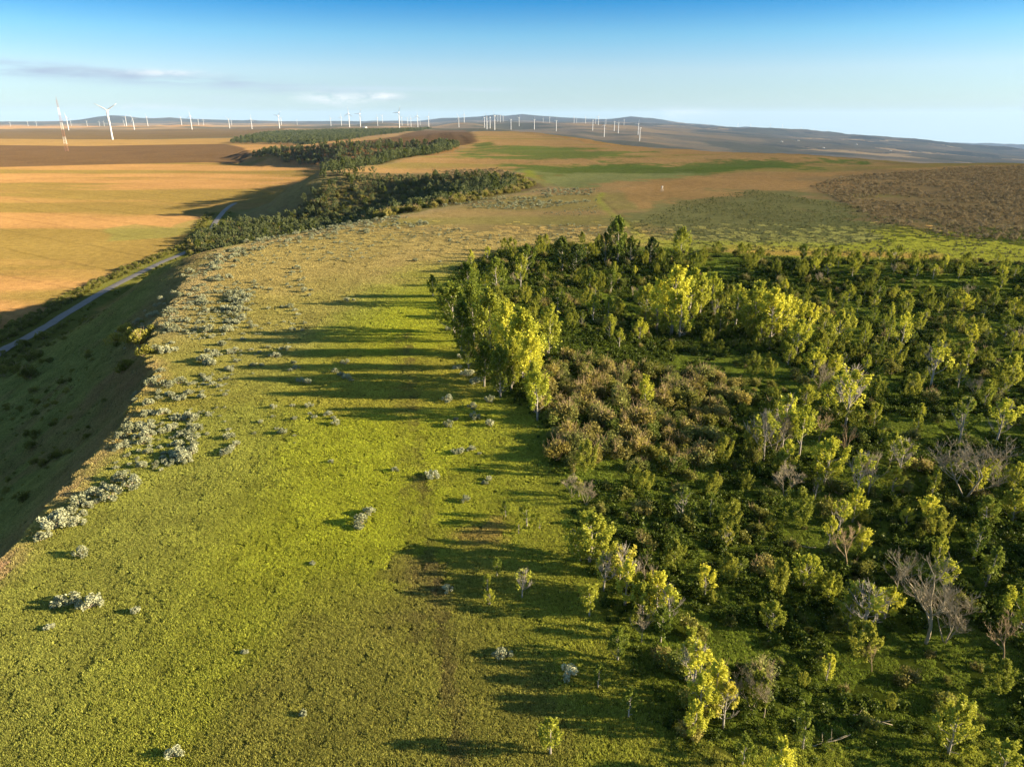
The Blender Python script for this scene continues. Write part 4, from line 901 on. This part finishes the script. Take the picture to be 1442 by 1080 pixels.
# shrubs
def add_shrub(px, py, variants, s, col, name='shrub', world=None, kind='s', auto=True):
    x, y, z = W(px, py, True) if world is None else world
    m = RD.choice(variants); o = link(bpy.data.objects.new(name, m)); o.location = (x, y, z); o.rotation_euler = (0, 0, RD.uniform(0, 6.28)); o.scale = (s * RD.uniform(.9, 1.15), s * RD.uniform(.9, 1.15), s * RD.uniform(.85, 1.15)); o.color = col
    THINGS.append(dict(o=o, px=px, py=py, k=kind, h=s, col=col, auto=auto, w=1)); return o
OLIVEZ = wpoly([(762, 545), (770, 490), (800, 468), (860, 490), (930, 500), (1000, 500), (1048, 530), (1040, 580), (1010, 640), (950, 680), (860, 672), (790, 655), (752, 610)], True, 40)
def shrubs():
    gx, gy = samples_in(OLIVEZ, 2.1, rng); z, _ = height(gx, gy); px, py, d = project(gx, gy, z); c = 0
    for i in range(len(gx)):
        if c >= 150: break
        lit = RD.random(); col = (1.12, 1.06, .9, 1) if lit < .3 else ((0.8, .95, .9, 1) if lit < .6 else (1, 1, 1, 1))  # random leaf tints; a sunlit look is painted into some shrubs
        add_shrub(px[i], py[i], SHR[3:] if RD.random() < .75 else SHR[:3], RD.uniform(.7, 1.3), col, world=(gx[i], gy[i], z[i])); c += 1
    gx, gy = samples_in(GROVE, 2.7, rng); z, _ = height(gx, gy); px, py, d = project(gx, gy, z); ino = inside(OLIVEZ, gx, gy); gd = poly_sd(gx, gy, GROVE)
    idx = [i for i in range(len(gx)) if d[i] > 15 and -20 < px[i] < 1480 and py[i] < 1110 and not ino[i] and gd[i] < -1.5]
    idx.sort(key=lambda i: d[i]); far = idx[150:]
    RD.shuffle(idx)
    for i in idx[:140]:
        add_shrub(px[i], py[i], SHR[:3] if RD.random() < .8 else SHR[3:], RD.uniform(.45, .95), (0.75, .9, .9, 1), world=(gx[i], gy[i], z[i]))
    rest = np.array([i for i in idx[140:] if fbm(gx[i:i + 1], gy[i:i + 1], 11, 2, 66)[0] > -0.06 or RD.random() < .15]); n = len(rest)
    if n:
        s = .28 + .75 * rng.uniform(0, 1, n) ** 1.5; tag(scatter('thicket', lib('thicket_shrub', SHR[:4] + [ASP[i][1] for i in (1, 6)]), np.stack([gx[rest], gy[rest], z[rest]], 1), yaw(n, rng), np.stack([s, s, s], 1), 6, rng), 'dark tangled thicket between the trees of the grove', 'thicket')
shrubs()
# sagebrush: the lone bushes by hand, then the belt along the brink
LONE = [(97, 852, .95), (128, 855, .95), (192, 862, .7), (70, 885, .55), (158, 700, 1.2), (150, 690, .9), (75, 745, 1.3), (62, 760, 1.0), (90, 730, 1.0), (115, 783, .7), (510, 738, .9), (505, 745, .75), (518, 725, .7), (428, 1008, .6), (245, 1066, .6), (345, 920, .4),
        (608, 674, .85), (650, 638, .9), (663, 635, .7), (642, 640, .6), (675, 640, .4), (688, 676, .7), (683, 682, .5), (655, 706, .6), (556, 664, .5), (630, 832, .5), (708, 925, .6), (800, 952, .75), (398, 611, .8), (326, 634, .9), (332, 628, .7), (320, 640, .7),
        (470, 590, .7), (473, 598, .6), (462, 585, .6), (487, 512, .8), (480, 530, .8), (488, 533, .7), (495, 537, .6), (472, 525, .6), (385, 575, .5), (435, 573, .6), (412, 573, .6), (433, 540, .8), (423, 537, .6), (436, 418, 1.1), (428, 412, 1.0), (438, 410, .8), (488, 425, .9), (498, 424, .8),
        (620, 370, 1.0), (585, 368, .9), (632, 465, .8), (418, 380, 1.0), (412, 385, .8), (632, 600, .7), (630, 566, .8), (642, 592, .7), (690, 565, .8), (668, 590, .8), (665, 575, .7), (645, 520, .7), (650, 505, .9), (658, 530, 1.0), (672, 540, .9), (690, 600, .8), (466, 652, .4), (440, 795, .4)]
for a, b, s in LONE: add_shrub(a, b, SAGE, s * 1.05, (1, 1, 1, 1), 'sagebrush', kind='g', auto=False)
BELT = [([(160, 640), (180, 590), (205, 530), (235, 520), (275, 560), (280, 640), (220, 690), (160, 690)], 62, .6, 1.15),
        ([(222, 480), (250, 430), (285, 395), (325, 385), (350, 420), (330, 500), (290, 540), (215, 530)], 84, .7, 1.3),
        ([(290, 385), (305, 358), (345, 350), (335, 375), (310, 400)], 22, .8, 1.4),
        ([(300, 480), (350, 400), (430, 380), (420, 520), (350, 640), (290, 640), (270, 590)], 40, .45, .9),
        ([(40, 760), (90, 700), (150, 690), (120, 740), (60, 790)], 14, .5, 1.0)]
for q, num, a, b in BELT:
    P = wpoly(q, True, 30); x0, y0 = P.min(0); x1, y1 = P.max(0); c = 0
    while c < num:
        x, y = RD.uniform(x0, x1), RD.uniform(y0, y1)
        if not inside(P, np.array([x]), np.array([y]))[0] or vnoise(np.array([x / 5]), np.array([y / 5]), 9)[0] < 0.38: continue
        z = H1(x, y); px, py, d = project(x, y, z); add_shrub(px, py, SAGE, RD.uniform(a, b), (1, 1, 1, 1), 'sagebrush', (x, y, z), 'g'); c += 1
for a, b, q in [(165, 484, 1.5), (176, 474, 1.6), (188, 482, 1.7), (201, 484, 1.6), (206, 503, 1.3), (175, 524, 1.1), (183, 518, 1.0), (214, 470, 1.2)]: add_shrub(a, b, SHR[:3], q, (1.5, 1.4, 1.3, 1), auto=False)  # raised leaf tint stands for sun on these slope bushes
# fallen branches
def log(px, py, ang, L, r):
    x, y, z = W(px, py, True); b = MB(); rd = random.Random(int(px)); pts = []
    for i in range(6): pts.append((-L / 2 + L * i / 5, rd.uniform(-.12, .12), 0.12 + 0.1 * i * rd.random()))
    b.tube(pts, [r * (1 - .12 * i) for i in range(6)], 6)
    for k in range(6):
        s = Vector(pts[rd.randint(2, 5)]); b.tube([s, s + Vector((rd.uniform(.1, .8), rd.uniform(-.6, .6), rd.uniform(.05, .5)))], [r * .4, .008], 4)
    o = link(bpy.data.objects.new('fallen_branch', b.mesh('fallen_branch', [M_deadgrey]))); o.location = (x, y, z); o.rotation_euler = (0, 0, ang); return o
for i, (a, lb) in enumerate([((1215, 1015, -0.35, 3.0, .05), 'grey fallen branch lying in dark scrub near the bottom edge'), ((1165, 1050, 0.25, 2.6, .045), 'thin pale fallen branch on the grove floor lowest in the scene'),
                      ((1248, 496, -0.5, 4.0, .07), 'fallen trunk leaning beside the slim tall sapling'), ((810, 425, -0.3, 4.5, .06), 'grey fallen branch in the shaded clearing behind the olive shrubs'), ((1120, 770, -0.6, 3.0, .05), 'pale bent fallen branch left of the curved bare tree')]):
    tag(log(*a), lb, 'fallen branch')

# ================================================================== wind turbines, mast, farm
def turbine_meshes():
    t = MB(); t.tube([(0, 0, -4), (0, 0, 0), (0, 0, 40), (0, 0, 79)], [2.7, 2.7, 2.2, 1.6], 14)
    n = MB(); n.tube([(0, -3.6, 80.4), (0, -3.0, 80.4), (0, 3, 80.5), (0, 7, 80.5), (0, 7.6, 80.5)], [1.3, 1.9, 2.1, 1.8, 1.2], 10)
    h = MB(); h.tube([(0, 1.0, 0), (0, -0.6, 0), (0, -1.6, 0), (0, -2.2, 0)], [1.7, 1.7, 1.1, .2], 10)
    b = MB(); secs = [(1.2, 1.3, 0.7), (4, 1.7, .4), (8, 2.5, .22), (18, 1.9, .14), (27, 1.3, .1), (37, .5, .06)]; V = []; F = []
    for z, c, th in secs: V += [(-c * .35, 0, z), (c * .15, -th, z), (c * .95, 0, z), (c * .15, th, z)]
    V = [(x, y - 1.0 * (z / 37) ** 2, z) for x, y, z in V]
    for i in range(len(secs) - 1):
        for j in range(4): F.append((i * 4 + j, i * 4 + (j + 1) % 4, i * 4 + 4 + (j + 1) % 4, i * 4 + 4 + j))
    F += [(3, 2, 1, 0), tuple(range(len(V) - 4, len(V)))]; b.add(V, F)
    return t.mesh('tower', [M_white], True), n.mesh('nacelle', [M_white], True), h.mesh('hub', [M_white], True), b.mesh('blade', [M_white])
TM = turbine_meshes()
def turbine(x, y, z, s, ang, yw):
    r = link(bpy.data.objects.new('wind_turbine', None)); r.location = (x, y, z); r.scale = (s, s, s); r.rotation_euler = (0, 0, yw)
    link(bpy.data.objects.new('tower', TM[0]), r); link(bpy.data.objects.new('nacelle', TM[1]), r)
    h = link(bpy.data.objects.new('rotor_hub', TM[2]), r); h.location = (0, -4.2, 80.4); h.rotation_euler = (0, ang, 0)
    for k in range(3): b = link(bpy.data.objects.new('blade', TM[3]), h); b.rotation_euler = (0, k * 2 * math.pi / 3, 0)
    return r
ANG = {153.5: 60, 562: 25, 491.5: 0, 507: 30, 353.5: 5, 268.5: 0, 588: 5, 646: -25, 392.5: 40, 603.5: 20}
ORD = ['first', 'second', 'third', 'fourth', 'fifth', 'sixth', 'seventh', 'eighth', 'ninth', 'tenth', 'eleventh', 'twelfth', 'thirteenth', 'fourteenth', 'fifteenth', 'sixteenth', 'seventeenth', 'eighteenth', 'nineteenth', 'twentieth']
TL = {153.5: 'largest white wind turbine, two dark blades raised in a V, on the left plain', 562: 'tall white wind turbine with raised blades above the brown ploughed field', 491.5: 'white wind turbine with upright blade, left of the pair above the wood',
      507: 'white wind turbine right of the upright-bladed one above the wood', 94: 'small white wind turbine beside the striped lattice mast', 902.2: 'white turbine at the right end of the dense hillside cluster, lowest foot', 851.6: 'white turbine standing low beside the dark hillside patch right of centre'}
ZONES = [(-1, 150, 'left of the largest turbine'), (150, 300, 'before the blue hill on the left plain'), (300, 450, 'on the open left plain above the far wood'), (450, 620, 'on the skyline above the long dark wood'), (620, 745, 'on the rise behind the ploughed field'), (745, 858, 'on the hillside under the middle mountains'), (858, 1000, 'on the slope before the peaked mountain'), (1000, 1400, 'on the distant right-hand ridge')]
def turbines():
    rd = random.Random(4); lst = []
    for px, fy, hy in TURB: lst.append((px, fy, hy, turb_dist(fy, hy)))
    for px, fy, hy in FAR_TURB: lst.append((px, fy, hy, 12600))
    zc = {}
    for px, fy, hy, D in sorted(lst):
        D = min(D, 9500) if px < 1000 else D; a = float(az_of(px)); rr = D / math.cos(a); x = rr * math.sin(a); y = rr * math.cos(a)
        z = H1(x, y); s = min(1.25, max(0.72, (fy - hy) * D / 1138 / 80)) if px < 1000 else 0.95
        ang = R(ANG.get(px, rd.uniform(0, 120))); r = turbine(x, y, z, s, ang, -a + R(-32 + rd.uniform(-10, 10)) + (R(-30) if px > 680 else 0))
        for q, (a0, a1, ph) in enumerate(ZONES):
            if a0 <= px < a1: zc[q] = zc.get(q, 0) + 1; k = zc[q]; zph = ph
        sz = 'tiny' if fy - hy < 9 else ('small' if fy - hy < 14 else 'mid-sized')
        if px in TL: lb = TL[px]
        else: lb = '%s white turbine, %s from left %s' % (sz, ORD[k - 1], zph)
        tag(r, lb, 'wind turbine', 'wind turbines along the skyline')
turbines()
def mast():
    D = 1380; a = float(az_of(85.5)); x = D * math.tan(a); y = D; z = H1(x, y); hgt = 88.0; n = 7
    r = link(bpy.data.objects.new('lattice_mast', None)); r.location = (x, y, z); r.rotation_euler = (0, 0, 0.5)
    tag(r, 'tall lattice mast painted in red and white bands on the ploughed field', 'mast')
    wd = lambda t: 2.6 - 1.7 * t
    for k in range(n):
        b = MB(); z0 = hgt * k / n; z1 = hgt * (k + 1) / n; sub = 4
        for q in range(sub):
            a0 = z0 + (z1 - z0) * q / sub; a1 = z0 + (z1 - z0) * (q + 1) / sub; w0 = wd(a0 / hgt); w1 = wd(a1 / hgt)
            c0 = [(w0, w0, a0), (-w0, w0, a0), (-w0, -w0, a0), (w0, -w0, a0)]; c1 = [(w1, w1, a1), (-w1, w1, a1), (-w1, -w1, a1), (w1, -w1, a1)]
            for j in range(4):
                b.tube([c0[j], c1[j]], [.12, .12], 4); b.tube([c0[j], c1[(j + 1) % 4]], [.06, .06], 4); b.tube([c0[(j + 1) % 4], c1[j]], [.06, .06], 4); b.tube([c1[j], c1[(j + 1) % 4]], [.06, .06], 4)
        link(bpy.data.objects.new('mast_section', b.mesh('mast_section', [M_steel_red if k % 2 == 0 else M_steel_white])), r)
    b = MB(); b.tube([(0, 0, hgt), (0, 0, hgt + 6)], [.2, .12], 6); link(bpy.data.objects.new('antenna', b.mesh('antenna', [M_steel_red])), r)
mast()
def farm(px, D, L, Wd, Hh, label):
    a = float(az_of(px)); x = D * math.tan(a); y = D; z = H1(x, y); r = link(bpy.data.objects.new('farm_building', None)); r.location = (x, y, z); r.rotation_euler = (0, 0, 0.35)
    tag(r, label, 'building', 'pale farm buildings in the distance')
    w = MB(); w.add([(-L, -Wd, -1), (L, -Wd, -1), (L, Wd, -1), (-L, Wd, -1), (-L, -Wd, Hh), (L, -Wd, Hh), (L, Wd, Hh), (-L, Wd, Hh), (-L, 0, Hh + Wd * .6), (L, 0, Hh + Wd * .6)],
          [(0, 1, 5, 4), (2, 3, 7, 6), (1, 2, 6, 9, 5), (3, 0, 4, 8, 7), (0, 3, 2, 1)]); link(bpy.data.objects.new('wall', w.mesh('wall', [M_wallw])), r)
    q = MB(); e = .5
    q.add([(-L - e, -Wd - e, Hh - .3), (L + e, -Wd - e, Hh - .3), (L + e, 0, Hh + Wd * .6 + .3), (-L - e, 0, Hh + Wd * .6 + .3), (-L - e, Wd + e, Hh - .3), (L + e, Wd + e, Hh - .3)], [(0, 1, 2, 3), (3, 2, 5, 4)]); link(bpy.data.objects.new('roof', q.mesh('roof', [M_roof])), r)
    d = MB(); d.box((0, -Wd - .05, 1.8), (1.8, .06, 1.8)); link(bpy.data.objects.new('door', d.mesh('door', [M_glass])), r)
    for s in (-.6, .6): d = MB(); d.box((L * s, -Wd - .05, 2.2), (.9, .06, .7)); link(bpy.data.objects.new('window', d.mesh('window', [M_glass])), r)
farm(668, 3600, 12, 7, 6, 'small pale shed between turbines behind the ploughed field')
farm(721, 4200, 13, 8, 7, 'pale barn by a turbine foot right of the ploughed field')
farm(513, 4300, 12, 7, 6, 'pale low building at the feet of the two turbines above the wood')
for i, (px, D) in enumerate([(1105, 7000), (1128, 7300), (1165, 6600), (1212, 7800), (1262, 6900), (1290, 7200)]): farm(px, D, 8, 5, 5, ['white farmhouse first from the left in the hazy valley', 'white barn just right of the first farmhouse in the valley', 'white farmhouse lowest on the left valley slope', 'white farm building high in the middle of the valley', 'white farmhouse low on the right side of the valley', 'white barn furthest right in the hazy valley'][i])
def post():
    x, y, z = W(932, 270, True); b = MB(); b.tube([(0, 0, -.2), (0, 0, 1.9)], [.09, .08], 8); r = link(bpy.data.objects.new('marker_post', None)); r.location = (x, y, z); r.scale = (1.25,) * 3
    link(bpy.data.objects.new('post', b.mesh('post', [M_post])), r); s = MB(); s.box((0, -.1, 1.6), (.3, .03, .35)); link(bpy.data.objects.new('plate', s.mesh('plate', [M_post])), r)
    for k in range(3):
        an = k * 2.09 + .4; c = MB(); c.tube([(math.cos(an) * .9, math.sin(an) * .9, -.1), (0, 0, 1.5)], [.05, .04], 6); link(bpy.data.objects.new('brace', c.mesh('brace', [M_post])), r)
    tag(r, 'small pale braced marker post standing alone in the dry field', 'post')
post()

# ================================================================== labels of the single plants
LAND = [(712, 490, 'the tall bright aspens at the grove corner'), (870, 370, 'the dense dark tree at the back of the grove'), (945, 465, 'the bright clump behind the olive shrubs'), (1090, 465, 'the long bright row near the back edge'), (1178, 490, 'the pair right of the bright row'), (1267, 498, 'the slim sapling with a bare stem'),
        (1310, 545, 'the half-bare tree with a pale stem'), (1190, 600, 'the half-bare tree in mid grove'), (1110, 635, 'the twiggy clump in mid grove'), (1160, 680, 'the round bright sapling in mid grove'), (1358, 702, 'the dense bare tree on a crooked trunk'), (1402, 626, 'the half-bare tree near the right edge'), (1192, 806, 'the curved bare tree'),
        (1303, 705, 'the yellow sapling right of centre grove'), (1303, 905, 'the large forked bare tree'), (1412, 935, 'the grey bare tree at the right edge'), (1335, 1062, 'the green sapling near the bottom right corner'), (1000, 1010, 'the bright clump at the lower grove edge'), (1092, 1100, 'the bright sapling on the bottom edge'),
        (830, 792, 'the round bushy sapling at the meadow edge'), (930, 870, 'the bright row running down the meadow edge'), (815, 705, 'the twin bare saplings'), (735, 842, 'the lone saplings out on the meadow'), (775, 1062, 'the pale sapling alone at the bottom'), (900, 580, 'the sapling amid the olive shrubs'), (955, 635, 'the golden front right shrubs'), (800, 500, 'the back left of the olive thicket'), (1030, 550, 'the right tip of the olive thicket'), (775, 610, 'the meadow side of the olive thicket'), (865, 665, 'the front of the olive thicket'), (850, 545, 'the middle of the olive thicket'), (950, 520, 'the back right of the olive thicket'), (1250, 640, 'the shady ground in right mid grove'), (1080, 740, 'the shady ground in lower mid grove'), (1180, 985, 'the fallen branches at the bottom'), (1330, 430, 'the small saplings at the back right'), (900, 720, 'the dark ground below the olive thicket'), (1000, 850, 'the hollow behind the bright row'), (1240, 380, 'the orange strip behind the grove'), (1215, 892, 'the broad half-bare bush'),
        (175, 490, 'the slope above the road'), (150, 700, 'the pale bank along the brink'), (112, 850, 'the twin sagebrush low on the meadow'), (510, 740, 'the upright sagebrush in mid meadow'), (485, 530, 'the sagebrush in the striped shadows'), (655, 640, 'the bright sagebrush by the grove'), (430, 415, 'the sagebrush at the far end of the meadow'), (250, 470, 'the middle of the sagebrush belt'), (200, 640, 'the near end of the sagebrush belt'), (185, 565, 'the bend of the pale bank'), (270, 590, 'the inner side of the sagebrush belt'), (300, 500, 'the gap in the middle of the belt'), (290, 420, 'the upper part of the belt'), (250, 540, 'the densest knot of the belt'), (370, 470, 'the open grass beside the belt'), (350, 590, 'the scattered bushes in front of the belt'), (230, 500, 'the brink above the dark slope'), (390, 400, 'the dry grass at the far left'), (310, 370, 'the far end of the sagebrush belt'), (660, 575, 'the foot of the tall aspens')]
def describe():
    used = {}; bt = {}
    for t in THINGS:
        k = t['k']; h = t['h']; c = t['col']; px, py = t['px'], t['py']
        if k in 'at':
            sz = 'tall' if h > 6.5 else ('small' if h < 2.6 else ''); tone = {LIT: 'bright yellow-green', MIDC: 'green', DK: 'dark green', OCH: 'ochre'}.get(c, 'pale green'); noun = 'aspen'
            if t['w'] >= 1.4: tone = 'bushy ' + tone
        elif k == 'h': sz = ''; tone = 'half-bare ' + ({LIT: 'bright', DK: 'dark', OCH: 'ochre'}.get(c, 'green')); noun = 'aspen'
        elif k == 'b': sz = 'large' if h > 4.2 else ('small' if h < 2.6 else ''); tone = 'leafless twiggy'; noun = 'tree'
        elif k == 'k': sz = ''; tone = 'dense dark green'; noun = 'tree'
        elif k == 's': sz = 'small' if h < .6 else ('large' if h > .95 else ''); tone = 'sunlit olive' if c[0] > 1.1 else ('olive' if c[0] > .9 or (c[0] == 0.8) else 'dark green'); noun = 'shrub'
        else: sz = 'small' if h < .6 else ('large' if h > 1.0 else ''); tone = 'pale grey-green'; noun = 'sagebrush'
        best = sorted(LAND, key=lambda L_: ((px - L_[0])) ** 2 + (1.25 * (py - L_[1])) ** 2)[0]
        dx, dy = px - best[0], py - best[1]
        rel = 'beside' if math.hypot(dx, dy) < 8 else (('left of' if dx < 0 else 'right of') if abs(dx) > abs(dy) * 1.1 else ('behind' if dy < 0 else 'in front of'))
        key = (sz, tone, noun, rel, best[2]); used.setdefault(key, []).append((math.hypot(dx, dy), t))
    for key, ls in used.items():
        ls.sort(key=lambda q: q[0]); sz, tone, noun, rel, ph = key; n = len(ls)
        for i, (_, t) in enumerate(ls):
            o = t['o']; pre = '' if n == 1 else ('one of many ' if n > 6 else (ORD[i] + '-nearest ' if i else 'nearest '))
            if n > 6:
                px, py = t['px'], t['py']; two = sorted(LAND, key=lambda L_: ((px - L_[0])) ** 2 + (1.25 * (py - L_[1])) ** 2)[1][2]
                if two.startswith('the ') and len(two.split()) + len(ph.split()) > 12: two = two[4:]
                if len(two.split()) + len(ph.split()) <= 12:
                    size = ' '.join(w for w in (sz, tone.split()[-1], noun) if w)
                    lb0 = ('%s between %s and %s' % (size, ph, two)).split()[:16]; bt.setdefault(' '.join(lb0), []).append(t)
            lb = ' '.join((pre + ' '.join(w for w in (sz, tone, noun) if w) + ' ' + rel + ' ' + ph).split())
            cat = {'aspen': 'tree', 'tree': 'tree', 'shrub': 'shrub', 'sagebrush': 'sagebrush'}[noun]
            grp = {'a': 'young aspens in the grove', 't': 'tall aspens at the grove corner', 'h': 'half-bare aspens in the grove', 'b': 'leafless trees in the grove', 'k': 'dense trees at the back of the grove', 's': 'shrubs in the grove', 'g': 'sagebrush on the plateau'}[t['k']]
            tag(o, ' '.join(lb.split()[:16]), cat, grp)
    for lb, ts in bt.items():
        ts.sort(key=lambda t: (t['py'], t['px']))
        for i, t in enumerate(ts):
            wd = ['farther', 'nearer'] if len(ts) == 2 else (['farthest', 'middle', 'nearest'] if len(ts) == 3 else None)
            q = lb if wd is None else wd[i] + ' ' + lb
            t['o']['label'] = ' '.join(q.split()[:16])
describe()
# ================================================================== air
def haze():
    b = MB(); b.box((0, 12000, (520 - 2000) / 2), (38000, 38000, (520 + 2000) / 2)); m, N, L = new_mat('hazy_air')
    v = N.new('ShaderNodeVolumePrincipled'); v.inputs['Color'].default_value = (0.45, 0.66, 1.0, 1); v.inputs['Density'].default_value = 2.0e-5; v.inputs['Anisotropy'].default_value = 0.0
    o = N.new('ShaderNodeOutputMaterial'); L.new(v.outputs[0], o.inputs['Volume'])
    h = link(bpy.data.objects.new('haze', b.mesh('haze', [m]))); tag(h, 'thin evening haze over the plain and valley', 'haze', kind='stuff')
haze()
